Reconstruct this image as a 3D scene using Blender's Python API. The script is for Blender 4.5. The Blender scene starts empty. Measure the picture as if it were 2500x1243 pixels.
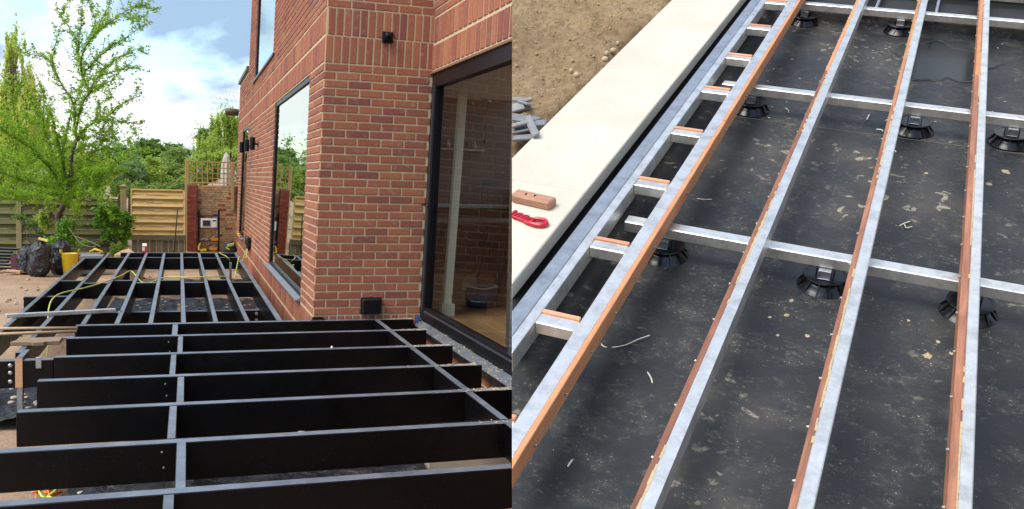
import bpy, bmesh, math, random
import numpy as np
from mathutils import Matrix, Vector
random.seed(7); RNG = np.random.default_rng(7)
R = math.radians
SC = bpy.context.scene
COL = SC.collection

# ------------------------------------------------------------------ camera, sky, sun, exposure
CAM = Vector((-1.0428, -8.3702, 1.26))
MA = Matrix(((0.9459, -0.0024, -0.3245), (-0.3233, 0.0791, -0.9430), (0.0280, 0.9969, 0.0740)))
MB_ = Matrix(((0.9109, -0.1846, 0.3690), (0.4113, 0.4766, -0.7770), (-0.0324, 0.8595, 0.5100)))
cd = bpy.data.cameras.new('camera'); cam = bpy.data.objects.new('camera', cd); COL.objects.link(cam)
cd.sensor_width = 36; cd.lens = 2310 / 2500 * 36; cd.clip_start = 0.02; cd.clip_end = 3000
MA = MA.to_quaternion().to_matrix()
MB_ = MB_.to_quaternion().to_matrix()
cam.matrix_world = Matrix.Translation(CAM) @ MA.to_4x4()
SC.camera = cam

SUN_EL, SUN_AZ = R(54), R(252)          # azimuth clockwise from +Y : to the left of the camera
w = bpy.data.worlds.new("World"); SC.world = w; w.use_nodes = True
nt = w.node_tree; N = nt.nodes; Lk = nt.links; N.clear()
out = N.new('ShaderNodeOutputWorld')
sky = N.new('ShaderNodeTexSky'); sky.sky_type = 'NISHITA'; sky.sun_disc = False
sky.sun_elevation = SUN_EL; sky.sun_rotation = SUN_AZ; sky.air_density = 1.0; sky.dust_density = 0.6; sky.ozone_density = 1.4
bg1 = N.new('ShaderNodeBackground'); bg1.inputs[1].default_value = 0.15
Lk.new(sky.outputs[0], bg1.inputs[0])
bg2 = N.new('ShaderNodeBackground'); bg2.inputs[1].default_value = 1.0
tc = N.new('ShaderNodeTexCoord'); sp = N.new('ShaderNodeSeparateXYZ'); Lk.new(tc.outputs['Generated'], sp.inputs[0])
def m2(op, a, b=None, c=None):
    n = N.new('ShaderNodeMath'); n.operation = op
    for i, v in enumerate((a, b, c)):
        if v is None: continue
        if isinstance(v, (int, float)): n.inputs[i].default_value = v
        else: Lk.new(v, n.inputs[i])
    return n.outputs[0]
zz = m2('ADD', m2('MAXIMUM', sp.outputs[2], 0.0), 0.30)
px = m2('DIVIDE', sp.outputs[0], zz); py = m2('DIVIDE', sp.outputs[1], zz)
cb = N.new('ShaderNodeCombineXYZ'); Lk.new(px, cb.inputs[0]); Lk.new(py, cb.inputs[1]); cb.inputs[2].default_value = 3.1
def wn(scale, det, rough, vec, dist=0.0):
    n = N.new('ShaderNodeTexNoise'); n.inputs['Scale'].default_value = scale; n.inputs['Detail'].default_value = det
    n.inputs['Roughness'].default_value = rough; n.inputs['Distortion'].default_value = dist; Lk.new(vec, n.inputs['Vector']); return n.outputs[0]
n1 = wn(3.3, 10, 0.60, cb.outputs[0], 0.25)
rp = N.new('ShaderNodeValToRGB'); rp.color_ramp.elements[0].position = 0.45; rp.color_ramp.elements[1].position = 0.59
def spot(px_, py_, rad, amt):              # one broad cloud bank or clearing of this sky, by its direction
    d = (MA @ Vector(((px_-1250)/2310, -(py_-621.5)/2310, -1))).normalized()
    v = N.new('ShaderNodeVectorMath'); v.operation = 'DISTANCE'; Lk.new(tc.outputs['Generated'], v.inputs[0]); v.inputs[1].default_value = d
    r = N.new('ShaderNodeMapRange'); r.interpolation_type = 'SMOOTHSTEP'; r.inputs['From Min'].default_value = rad; r.inputs['From Max'].default_value = rad*.3
    r.inputs['To Max'].default_value = amt; Lk.new(v.outputs['Value'], r.inputs['Value']); return r.outputs[0]
cov = n1
for a_ in ((490, 30, .09, .14), (20, 10, .05, -.08), (400, 180, .05, -.07), (350, 340, .08, .10), (570, 280, .05, .06)): cov = m2('ADD', cov, spot(*a_))
Lk.new(cov, rp.inputs[0])
off = N.new('ShaderNodeVectorMath'); off.operation = 'ADD'; off.inputs[1].default_value = (4.7, 2.3, 7.7); Lk.new(cb.outputs[0], off.inputs[0])
n2 = wn(2.2, 8, 0.60, off.outputs[0], 0.2)
rp2 = N.new('ShaderNodeValToRGB'); e = rp2.color_ramp.elements
e[0].position = 0.44; e[0].color = (0.68, 0.69, 0.71, 1); e[1].position = 0.60; e[1].color = (0.25, 0.36, 0.50, 1)
gr = m2('ADD', n2, spot(480, 40, .11, .20)); gr = m2('ADD', gr, spot(330, 260, .14, -.08))
Lk.new(gr, rp2.inputs[0]); Lk.new(rp2.outputs[0], bg2.inputs[0])
mx = N.new('ShaderNodeMixShader'); Lk.new(rp.outputs[0], mx.inputs[0]); Lk.new(bg1.outputs[0], mx.inputs[1]); Lk.new(bg2.outputs[0], mx.inputs[2])
Lk.new(mx.outputs[0], out.inputs[0])

sd = bpy.data.lights.new('sun', 'SUN'); sd.energy = 2.4; sd.angle = R(42); sd.color = (1.0, 0.95, 0.87)
sun = bpy.data.objects.new('sun', sd); COL.objects.link(sun)
sdir = Vector((math.sin(SUN_AZ) * math.cos(SUN_EL), math.cos(SUN_AZ) * math.cos(SUN_EL), math.sin(SUN_EL)))
sun.rotation_euler = sdir.to_track_quat('Z', 'Y').to_euler()
SC.view_settings.view_transform = 'Standard'; SC.view_settings.look = 'None'
SC.view_settings.gamma = 1.0; SC.view_settings.use_curve_mapping = False
SC.view_settings.exposure = 0.8

# ------------------------------------------------------------------ places: garden (A) and tilted frame (B)
ORG = {}                       # object name -> its origin in its own place's coordinates
ID4 = Matrix.Identity(4)
SB = 1.6                       # metres per unit of the tilted place
FB = Matrix.Translation(CAM) @ (MA @ MB_.transposed()).to_4x4() @ Matrix.Translation((0, 0, -SB))
FRAMES = {'A': ID4, 'B': FB}
LEAN = 0.033                   # the house walls stand slightly out of plumb
HS = 1.0191
def HT(p): return (HS*p[0] + 0.0199, HS*p[1] + 0.160, HS*p[2] - 0.0241)
def lean(p): return HT((p[0] + LEAN * p[2], p[1], p[2]))
def bsh(p): return (SB * (p[0] - 0.0087 * (p[1] - 1)), SB * p[1], SB * p[2])
def bq(p): return (SB * p[0], SB * p[1], SB * p[2])

class M:
    """collects shapes for one mesh"""
    def __init__(s, f=None): s.v = []; s.f = []; s.fn = f
    def add(s, vs, fs):
        o = len(s.v); s.v += [tuple(v) for v in vs]; s.f += [tuple(i + o for i in q) for q in fs]; return s
    def box(s, x0, x1, y0, y1, z0, z1):
        return s.add([(x0,y0,z0),(x1,y0,z0),(x1,y1,z0),(x0,y1,z0),(x0,y0,z1),(x1,y0,z1),(x1,y1,z1),(x0,y1,z1)],
                     [(0,3,2,1),(4,5,6,7),(0,1,5,4),(1,2,6,5),(2,3,7,6),(3,0,4,7)])
    def obox(s, c, ax, ay, az):
        c, ax, ay, az = map(Vector, (c, ax, ay, az)); P = []
        for k in (-1, 1):
            for a, b in ((-1,-1),(1,-1),(1,1),(-1,1)): P.append(c + a*ax + b*ay + k*az)
        return s.add(P, [(0,3,2,1),(4,5,6,7),(0,1,5,4),(1,2,6,5),(2,3,7,6),(3,0,4,7)])
    def bar(s, a, b, w, h, up=(0,0,1)):
        a, b = Vector(a), Vector(b); d = (b - a); L = d.length / 2; d.normalize()
        sd_ = d.cross(Vector(up)).normalized(); u = sd_.cross(d)
        return s.obox((a + b) / 2, d * L, sd_ * w / 2, u * h / 2)
    def tube(s, pts, rad, n=6, cap=True):
        pts = [Vector(p) for p in pts]; o = len(s.v); m = len(pts)
        if not hasattr(rad, '__len__'): rad = [rad] * m
        ref = Vector((0.31, 0.23, 0.92))
        for i, p in enumerate(pts):
            d = (pts[min(i+1, m-1)] - pts[max(i-1, 0)]); d = d.normalized() if d.length > 1e-9 else Vector((0,0,1))
            a = d.cross(ref)
            if a.length < 0.05: a = d.cross(Vector((1, 0, 0)))
            a.normalize(); b = d.cross(a)
            for k in range(n):
                t = 2 * math.pi * k / n; s.v.append(tuple(p + (a * math.cos(t) + b * math.sin(t)) * rad[i]))
        for i in range(m - 1):
            for k in range(n):
                k2 = (k + 1) % n; s.f.append((o+i*n+k, o+i*n+k2, o+(i+1)*n+k2, o+(i+1)*n+k))
        if cap:
            s.f.append(tuple(o + k for k in range(n))[::-1]); s.f.append(tuple(o + (m-1)*n + k for k in range(n)))
        return s
    def lathe(s, c, prof, n=20, ax=(0,0,1)):
        c = Vector(c); ax = Vector(ax).normalized(); a = ax.orthogonal().normalized(); b = ax.cross(a); o = len(s.v); m = len(prof)
        for r, z in prof:
            for k in range(n):
                t = 2*math.pi*k/n; s.v.append(tuple(c + ax*z + (a*math.cos(t) + b*math.sin(t))*r))
        for i in range(m - 1):
            for k in range(n):
                k2 = (k+1) % n; s.f.append((o+i*n+k, o+i*n+k2, o+(i+1)*n+k2, o+(i+1)*n+k))
        s.f.append(tuple(o+k for k in range(n))[::-1]); s.f.append(tuple(o+(m-1)*n+k for k in range(n)))
        return s
    def prism(s, poly, z0, z1):
        n = len(poly); P = [(x, y, z0) for x, y in poly] + [(x, y, z1) for x, y in poly]
        return s.add(P, [tuple(range(n))[::-1], tuple(range(n, 2*n))] + [(i, (i+1) % n, n+(i+1) % n, n+i) for i in range(n)])
    def grid(s, xs, ys, fz):
        nx, ny = len(xs), len(ys)
        P = [(x, y, fz(x, y)) for y in ys for x in xs]
        return s.add(P, [(j*nx+i, j*nx+i+1, (j+1)*nx+i+1, (j+1)*nx+i) for j in range(ny-1) for i in range(nx-1)])
    def build(s, name, mat, parent=None, place='A', bevel=0, smooth=False, kind=None, label=None, org=None):
        v = s.v if s.fn is None else [s.fn(p) for p in s.v]
        a = np.array(v, float)
        c = a.mean(0) if org is None else np.array(org, float)
        me = bpy.data.meshes.new(name); me.from_pydata((a - c).tolist(), [], s.f); me.validate()
        if smooth: me.polygons.foreach_set('use_smooth', [True] * len(me.polygons))
        me.materials.append(mat)
        return link(name, me, c, parent, place, bevel, kind, label)

def link(name, me, c, parent=None, place='A', bevel=0, kind=None, label=None, rot=None):
    o = bpy.data.objects.new(name, me); COL.objects.link(o)
    c = Vector(c)
    if parent is not None:
        o.parent = parent; o.matrix_parent_inverse = ID4
        o.matrix_basis = Matrix.Translation(c - ORG[parent.name][0]) @ (rot.to_4x4() if rot else ID4)
        place = ORG[parent.name][1]
    else:
        o.matrix_basis = FRAMES[place] @ Matrix.Translation(c) @ (rot.to_4x4() if rot else ID4)
    ORG[o.name] = (c, place)
    if bevel:
        m = o.modifiers.new('bevel', 'BEVEL'); m.width = bevel; m.segments = 1; m.limit_method = 'ANGLE'; m.angle_limit = R(40)
    if kind: o['kind'] = kind
    if label: o['label'] = label
    return o

def thing(name, label, cat, base, group=None, place='A'):
    o = bpy.data.objects.new(name, None); COL.objects.link(o); o.empty_display_size = 0.1
    o.matrix_basis = FRAMES[place] @ Matrix.Translation(Vector(base)); ORG[o.name] = (Vector(base), place)
    return tag(o, label, cat, group)
def tag(o, label, cat, group=None):
    o['label'] = label; o['category'] = cat
    if group: o['group'] = group
    return o

# ------------------------------------------------------------------ materials
class Mat:
    def __init__(s, name):
        s.m = bpy.data.materials.new(name); s.m.use_nodes = True; s.n = s.m.node_tree.nodes; s.l = s.m.node_tree.links
        s.b = s.n['Principled BSDF']; s.tc = s.n.new('ShaderNodeTexCoord'); s.o = s.n['Material Output']
    def vec(s, scale=(1,1,1), which='Object', rnd=False):
        mp = s.n.new('ShaderNodeMapping'); mp.inputs['Scale'].default_value = scale; s.l.new(s.tc.outputs[which], mp.inputs[0])
        if rnd:
            oi = s.n.new('ShaderNodeObjectInfo'); ml = s.n.new('ShaderNodeMath'); ml.operation = 'MULTIPLY'; ml.inputs[1].default_value = 37.0
            s.l.new(oi.outputs['Random'], ml.inputs[0]); s.l.new(ml.outputs[0], mp.inputs['Location'])
        return mp.outputs[0]
    def noise(s, vec, scale=5, det=4, rough=0.55, dist=0):
        n = s.n.new('ShaderNodeTexNoise'); n.inputs['Scale'].default_value = scale; n.inputs['Detail'].default_value = det
        n.inputs['Roughness'].default_value = rough; n.inputs['Distortion'].default_value = dist; s.l.new(vec, n.inputs['Vector']); return n.outputs[0]
    def ramp(s, fac, stops):
        r = s.n.new('ShaderNodeValToRGB'); cr = r.color_ramp
        while len(cr.elements) < len(stops): cr.elements.new(0.5)
        for e, (p, c) in zip(cr.elements, stops):
            e.position = p; e.color = (*c, 1) if hasattr(c, '__len__') else (c, c, c, 1)
        s.l.new(fac, r.inputs[0]); return r.outputs[0]
    def mix(s, fac, a, b, t='MIX'):
        m = s.n.new('ShaderNodeMix'); m.data_type = 'RGBA'; m.blend_type = t
        for i, v in ((0, fac), (6, a), (7, b)):
            if hasattr(v, 'is_linked') or isinstance(v, bpy.types.NodeSocket): s.l.new(v, m.inputs[i])
            elif i == 0: m.inputs[0].default_value = v
            else: m.inputs[i].default_value = (*v, 1)
        return m.outputs[2]
    def math(s, op, a, b=0.0):
        n = s.n.new('ShaderNodeMath'); n.operation = op
        for i, v in enumerate((a, b)):
            if isinstance(v, (int, float)): n.inputs[i].default_value = v
            else: s.l.new(v, n.inputs[i])
        return n.outputs[0]
    def rand(s):
        g = s.n.new('ShaderNodeNewGeometry'); oi = s.n.new('ShaderNodeObjectInfo')
        return s.math('FRACT', s.math('ADD', g.outputs['Random Per Island'], oi.outputs['Random']))
    def col(s, c):
        if isinstance(c, bpy.types.NodeSocket): s.l.new(c, s.b.inputs['Base Color'])
        else: s.b.inputs['Base Color'].default_value = (*c, 1)
        return s
    def set(s, rough=None, metal=None, spec=None, coat=None, trans=None):
        for k, v in (('Roughness', rough), ('Metallic', metal), ('Specular IOR Level', spec), ('Coat Weight', coat), ('Transmission Weight', trans)):
            if v is None: continue
            if isinstance(v, bpy.types.NodeSocket): s.l.new(v, s.b.inputs[k])
            else: s.b.inputs[k].default_value = v
        return s
    def bump(s, h, strength=0.3, dist=0.01):
        b = s.n.new('ShaderNodeBump'); b.inputs['Strength'].default_value = strength; b.inputs['Distance'].default_value = dist
        s.l.new(h, b.inputs['Height']); s.l.new(b.outputs[0], s.b.inputs['Normal']); return s

def simple(name, c, rough=0.6, metal=0, var=0.12, scale=12, bump=0.0, spec=None):
    m = Mat(name); v = m.vec(rnd=True); n = m.noise(v, scale, 5)
    c = np.array(c); m.col(m.ramp(n, [(0.3, tuple(c*(1-var))), (0.7, tuple(np.minimum(c*(1+var), 1)))]))
    m.set(rough=rough, metal=metal, spec=spec)
    if bump: m.bump(n, bump, 0.01)
    return m.m

def brick_mat(name, cols, dirt=(0.55, 0.43, 0.30), dirt_amt=0.35):
    m = Mat(name); r = m.rand()
    st = [(i / (len(cols) - 1), c) for i, c in enumerate(cols)]
    base = m.ramp(r, st)
    v = m.vec(rnd=True); fine = m.noise(v, 130, 4, 0.7); mid = m.noise(v, 22, 4, 0.6)
    c = m.mix(m.math('MULTIPLY', m.ramp(fine, [(0.35, 0.0), (0.75, 1.0)]), 0.35), base, (0.10, 0.045, 0.035), 'MIX')
    c = m.mix(m.math('MULTIPLY', m.ramp(mid, [(0.56, 0.0), (0.78, 1.0)]), dirt_amt), c, dirt)
    m.col(c); m.set(rough=0.9, spec=0.25); m.bump(fine, 0.6, 0.004); return m.m
BRICK = brick_mat('house_brick', [(0.34,0.120,0.066), (0.39,0.150,0.080), (0.28,0.095,0.066), (0.37,0.138,0.074), (0.41,0.165,0.086), (0.24,0.084,0.068), (0.35,0.128,0.070), (0.31,0.108,0.066)])
OLDB = brick_mat('old_brick', [(0.56,0.37,0.18), (0.50,0.30,0.15), (0.45,0.23,0.12), (0.60,0.42,0.21), (0.38,0.26,0.16), (0.54,0.36,0.19)], (0.12,0.10,0.07), 0.5)
REDB = brick_mat('pier_brick', [(0.30,0.06,0.04), (0.36,0.085,0.05), (0.24,0.05,0.04), (0.40,0.11,0.06)], (0.5,0.35,0.25), 0.25)
def mortar(name, c):
    m = Mat(name); v = m.vec(); n = m.noise(v, 60, 6, 0.7); n2 = m.noise(v, 3, 4)
    a = m.ramp(n, [(0.3, tuple(np.array(c)*0.75)), (0.7, c)]); m.col(m.mix(m.math('MULTIPLY', n2, 0.4), a, tuple(np.array(c)*0.7)))
    m.set(rough=0.95, spec=0.1); m.bump(n, 0.6, 0.004); return m.m
MORT = mortar('house_mortar', (0.68, 0.53, 0.34)); MORT2 = mortar('old_mortar', (0.24, 0.19, 0.12))

def galv(name, base=(0.88,0.86,0.80), metal=0.86):
    m = Mat(name); v = m.vec(rnd=True)
    vo = m.n.new('ShaderNodeTexVoronoi'); vo.inputs['Scale'].default_value = 90; m.l.new(v, vo.inputs['Vector'])
    n = m.noise(v, 14, 6, 0.6); f = m.noise(m.vec((1, 9, 9), rnd=True), 60, 4, 0.7)
    b = np.array(base)
    c = m.ramp(n, [(0.28, tuple(b*0.72)), (0.5, tuple(b)), (0.75, tuple(np.minimum(b*1.2, 1)))])
    sp_ = m.ramp(vo.outputs['Color'], [(0.0, 0.85), (1.0, 1.1)]); c = m.mix(0.5, c, sp_, 'MULTIPLY')
    m.col(c); m.set(metal=metal, rough=m.ramp(f, [(0.3, 0.27), (0.7, 0.44)])); m.bump(f, 0.12, 0.003); return m.m
GALV = galv('galvanised_steel'); GALVD = galv('galvanised_dull', (0.42,0.45,0.48), 0.75)

def blackwood(name, dust=0.0, lo=0.26, hi=0.40):
    m = Mat(name); v = m.vec((1.2, 14, 14), rnd=True); g = m.noise(v, 6, 6, 0.65, 0.6)
    n = m.noise(m.vec(rnd=True), 9, 6, 0.7); sp_ = m.noise(m.vec(rnd=True), 120, 2, 0.5)
    c = m.ramp(g, [(0.3, (0.0016,0.0013,0.0016)), (0.7, (0.0036,0.0028,0.0032))])
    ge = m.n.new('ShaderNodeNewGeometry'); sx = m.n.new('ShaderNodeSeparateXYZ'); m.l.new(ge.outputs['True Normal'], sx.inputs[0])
    sheen_n = m.noise(m.vec((1, 1, 1), rnd=True), 5, 6, 0.7)      # blue-grey sky sheen of the upper faces, painted into the base colour
    c = m.mix(m.math('MULTIPLY', m.ramp(sx.outputs[2], [(0.8, 0.0), (0.95, 1.0)]), m.ramp(sheen_n, [(0.3, 0.45), (0.7, 1.0)])), c, (0.185, 0.212, 0.252))
    mask = m.math('MULTIPLY', m.ramp(n, [(0.42 , 0.0), (0.62, 1.0)]), dust)
    c = m.mix(mask, c, (0.20, 0.17, 0.13))
    c = m.mix(m.math('MULTIPLY', m.ramp(sp_, [(0.68, 0.0), (0.73, 1.0)]), 0.09), c, (0.30, 0.28, 0.26))
    m.col(c); m.set(rough=m.ramp(n, [(0.3, lo), (0.7, hi)]), spec=0.26); m.bump(g, 0.10, 0.003); return m.m
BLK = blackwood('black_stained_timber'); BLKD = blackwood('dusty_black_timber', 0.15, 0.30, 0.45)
BLKM = simple('black_metal', (0.006,0.006,0.008), 0.36, 0.0, 0.3, 30, spec=.2)
BLKP = simple('black_plastic', (0.0045,0.0045,0.005), 0.26, 0.0, 0.3, 20)
GREYM = simple('grey_frame', (0.16,0.17,0.18), 0.4, 0.4)
def wood(name, c, c2, st=(1, 12, 12), rough=0.65, sc=7):
    m = Mat(name); g = m.noise(m.vec(st, rnd=True), sc, 6, 0.6, 0.8); n = m.noise(m.vec(rnd=True), 4, 4)
    a = m.ramp(g, [(0.3, c), (0.7, c2)]); oi = m.n.new('ShaderNodeObjectInfo'); a = m.mix(1.0, a, m.ramp(oi.outputs['Random'], [(0.0, 0.72), (1.0, 1.1)]), 'MULTIPLY'); m.col(m.mix(m.math('MULTIPLY', n, 0.3), a, tuple(np.array(c)*0.7)))
    m.set(rough=rough); m.bump(g, 0.25, 0.004); return m.m
ORANGE = wood('orange_timber', (0.50,0.20,0.085), (0.74,0.34,0.155), (12, 1, 12))
RUST = wood('red_brown_timber', (0.20,0.075,0.045), (0.46,0.20,0.105), (9, 1, 9), 0.65, 4)
ORANGEX = wood('orange_timber_cross', (0.60,0.27,0.14), (0.74,0.38,0.22), (1, 12, 12))
PINE = wood('pale_pine', (0.52,0.36,0.19), (0.66,0.48,0.28)); CUTW = wood('cut_end_timber', (0.55,0.30,0.15), (0.66,0.40,0.22))
PLANKW = wood('brown_plank', (0.30,0.20,0.11), (0.42,0.29,0.17))
YFENCE = wood('yellow_fence_board', (0.62,0.40,0.12), (0.80,0.55,0.20)); GFENCE = wood('green_fence_board', (0.13,0.122,0.035), (0.20,0.185,0.055))
GPOST = wood('olive_post', (0.32,0.26,0.12), (0.42,0.35,0.17), (12,12,1)); DBOARD = wood('weathered_board', (0.10,0.09,0.045), (0.20,0.17,0.09), (12,12,1))
TREL = wood('trellis_timber', (0.45,0.28,0.11), (0.55,0.36,0.16))
BARK = wood('bark', (0.07,0.045,0.035), (0.17,0.115,0.095), (6,6,1), 0.9, 9)
TWIG = simple('twig_bark', (0.10,0.075,0.055), 0.85)

def soil_mat():
    m = Mat('bare_soil'); v = m.vec(); n = m.noise(v, 0.9, 8, 0.62); f = m.noise(v, 24, 8, 0.75); k = m.noise(v, 4.5, 6, 0.7)
    c = m.ramp(n, [(0.30, (0.28,0.175,0.105)), (0.5, (0.42,0.29,0.19)), (0.7, (0.52,0.38,0.27))])
    c = m.mix(m.math('MULTIPLY', m.ramp(f, [(0.35, 1.0), (0.6, 0.0)]), 0.45), c, (0.17,0.10,0.055))
    c = m.mix(m.math('MULTIPLY', m.ramp(k, [(0.60, 0.0), (0.72, 1.0)]), 0.5), c, (0.22,0.17,0.13))
    m.col(c); m.set(rough=0.95, spec=0.15); m.bump(f, 0.9, 0.02); return m.m
SOIL = soil_mat()
def clay_mat():
    m = Mat('clay_soil'); v = m.vec(); n = m.noise(v, 0.8, 8, 0.65, 0.4); f = m.noise(v, 26, 10, 0.85); k = m.noise(v, 2.6, 6, 0.6)
    c = m.ramp(n, [(0.32, (0.36,0.24,0.125)), (0.5, (0.54,0.385,0.22)), (0.68, (0.66,0.49,0.31))])
    c = m.mix(m.math('MULTIPLY', m.ramp(f, [(0.40, 1.0), (0.56, 0.0)]), 0.55), c, (0.19,0.12,0.055))
    c = m.mix(m.math('MULTIPLY', m.ramp(k, [(0.58, 0.0), (0.70, 1.0)]), 0.35), c, (0.47,0.30,0.11))
    vo = m.n.new('ShaderNodeTexVoronoi'); vo.inputs['Scale'].default_value = 38; m.l.new(v, vo.inputs['Vector'])
    peb = m.math('MULTIPLY', m.ramp(vo.outputs['Distance'], [(0.22, 1.0), (0.34, 0.0)]), m.ramp(m.noise(v, 9, 4, 0.7), [(0.48, 0.0), (0.56, 1.0)]))
    c = m.mix(m.math('MULTIPLY', peb, 0.6), c, m.mix(m.ramp(vo.outputs['Color'], [(0, 0.0), (1, 1.0)]), (0.20,0.13,0.07), (0.55,0.44,0.30)))
    m.col(c); m.set(rough=0.9, spec=0.2); m.bump(m.math('ADD', f, m.math('MULTIPLY', peb, 0.5)), 1.0, 0.035); return m.m
CLAY = clay_mat()
def poly_mat():
    m = Mat('black_polythene'); v = m.vec(); n = m.noise(v, 7, 8, 0.62, 1.2); d = m.noise(v, 2, 6, 0.6)
    c = m.mix(m.math('MULTIPLY', m.ramp(d, [(0.52, 0.0), (0.7, 1.0)]), 0.3), (0.010,0.011,0.013), (0.10,0.085,0.07))
    m.col(c); m.set(rough=0.30, spec=0.5); m.bump(n, 1.0, 0.06); return m.m
POLY = poly_mat()
def bag_mat():
    m = Mat('bin_bag_plastic'); v = m.vec(); n = m.noise(v, 9, 6, 0.6, 1.5)
    m.col((0.012,0.012,0.015)); m.set(rough=0.24, spec=0.7); m.bump(n, 0.9, 0.04); return m.m
BAG = bag_mat()
def membrane_mat():
    m = Mat('roof_membrane'); v = m.vec(); n = m.noise(v, 1.3, 8, 0.62, 0.1); f = m.noise(v, 7, 9, 0.75, 0.0)
    g = m.noise(m.vec((1, 1.7, 1)), 40, 6, 0.8); st = m.noise(v, 17, 4, 0.5, 0.4)
    c = m.ramp(n, [(0.38, (0.015,0.0175,0.018)), (0.52, (0.029,0.030,0.029)), (0.66, (0.070,0.063,0.053))])
    c = m.mix(m.math('MULTIPLY', m.ramp(f, [(0.50, 0.0), (0.70, 1.0)]), 0.35), c, (0.13,0.12,0.10))
    c = m.mix(m.math('MULTIPLY', m.math('MULTIPLY', m.ramp(g, [(0.56, 0.0), (0.66, 1.0)]), m.ramp(f, [(0.44, 0.1), (0.58, 1.0)])), 0.7), c, (0.22,0.20,0.175))
    sel = m.ramp(n, [(0.50, 0.0), (0.60, 1.0)])
    stn = m.math('MULTIPLY', m.ramp(st, [(0.60, 0.0), (0.65, 1.0)]), m.math('MULTIPLY', sel, m.ramp(g, [(0.42, 0.0), (0.52, 1.0)]))); c = m.mix(m.math('MULTIPLY', stn, 0.8), c, (0.42,0.37,0.27))
    pk = m.math('MULTIPLY', m.ramp(m.noise(v, 110, 3, 0.6), [(0.66, 0.0), (0.69, 1.0)]), m.ramp(f, [(0.48, 0.0), (0.6, 1.0)]))
    c = m.mix(m.math('MULTIPLY', pk, 0.7), c, (0.60,0.56,0.46))
    m.col(c); m.set(rough=m.ramp(f, [(0.35, 0.36), (0.65, 0.60)]), spec=0.38)
    wv = m.noise(v, 160, 2, 0.5); m.bump(wv, 0.15, 0.003); return m.m
MEMB = membrane_mat()
def stone_mat():
    m = Mat('cream_stone'); v = m.vec(); n = m.noise(v, 2.2, 7, 0.6); f = m.noise(v, 45, 6, 0.7)
    c = m.ramp(n, [(0.32, (0.50,0.45,0.355)), (0.6, (0.575,0.53,0.435))]); c = m.mix(m.math('MULTIPLY', m.ramp(f, [(0.57,0.0),(0.72,1.0)]), 0.35), c, (0.36,0.30,0.22))
    m.col(c); m.set(rough=0.75); m.bump(f, 0.15, 0.003); return m.m
STONE = stone_mat()
def leafmat(name, c1, c2, trans=0.45):
    m = Mat(name); r = m.rand(); v = m.vec(); n = m.noise(v, 1.1, 3)
    f = m.math('FRACT', m.math('ADD', m.math('MULTIPLY', r, 0.6), m.math('MULTIPLY', n, 0.7)))
    c = m.ramp(f, [(0.0, c1), (1.0, c2)]); m.col(c); m.set(rough=0.5, spec=0.35)
    t = m.n.new('ShaderNodeBsdfTranslucent'); mxs = m.n.new('ShaderNodeMixShader'); mxs.inputs[0].default_value = trans
    hs = m.n.new('ShaderNodeHueSaturation'); hs.inputs['Value'].default_value = 1.7; hs.inputs['Hue'].default_value = 0.49; m.l.new(c, hs.inputs['Color']); m.l.new(hs.outputs[0], t.inputs[0])
    m.l.new(m.b.outputs[0], mxs.inputs[1]); m.l.new(t.outputs[0], mxs.inputs[2]); m.l.new(mxs.outputs[0], m.o.inputs[0]); return m.m
LF_TREE = leafmat('cherry_leaf', (0.08,0.19,0.015), (0.26,0.44,0.025), 0.5)
LF_WILL = leafmat('willow_leaf', (0.34,0.42,0.08), (0.50,0.56,0.14), 0.55)
LF_DARK = leafmat('dark_leaf', (0.08,0.17,0.035), (0.16,0.28,0.06), 0.45)
LF_BLUE = leafmat('blue_green_leaf', (0.15,0.27,0.10), (0.24,0.37,0.15), 0.45)
LF_MID = leafmat('mid_leaf', (0.14,0.25,0.045), (0.26,0.37,0.09), 0.45)
LF_YEL = leafmat('yellow_green_leaf', (0.21,0.33,0.035), (0.36,0.46,0.09), 0.5)
LF_CLIMB = leafmat('climber_leaf', (0.10,0.24,0.03), (0.22,0.40,0.055), 0.5)
def glass_mat(name, k, bias, tint):
    m = Mat(name); m.n.remove(m.b)
    g = m.n.new('ShaderNodeBsdfGlossy'); g.inputs['Roughness'].default_value = 0.0; g.inputs[0].default_value = (0.76,0.82,0.78,1)
    t = m.n.new('ShaderNodeBsdfTransparent'); t.inputs[0].default_value = (*tint, 1)
    fr = m.n.new('ShaderNodeFresnel'); fr.inputs[0].default_value = 1.5
    ge = m.n.new('ShaderNodeNewGeometry'); f = m.math('MULTIPLY', m.math('MINIMUM', m.math('ADD', m.math('MULTIPLY', fr.outputs[0], k), bias), 0.95), m.math('SUBTRACT', 1.0, ge.outputs['Backfacing']))
    mxs = m.n.new('ShaderNodeMixShader'); m.l.new(f, mxs.inputs[0]); m.l.new(t.outputs[0], mxs.inputs[1]); m.l.new(g.outputs[0], mxs.inputs[2])
    m.l.new(mxs.outputs[0], m.o.inputs[0]); return m.m
GLASS = glass_mat('window_glass', 1.5, 0.12, (0.62,0.70,0.66)); DGLASS = glass_mat('door_glass', 0.62, 0.01, (0.88,0.88,0.85))
print('mats ok')
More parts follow.
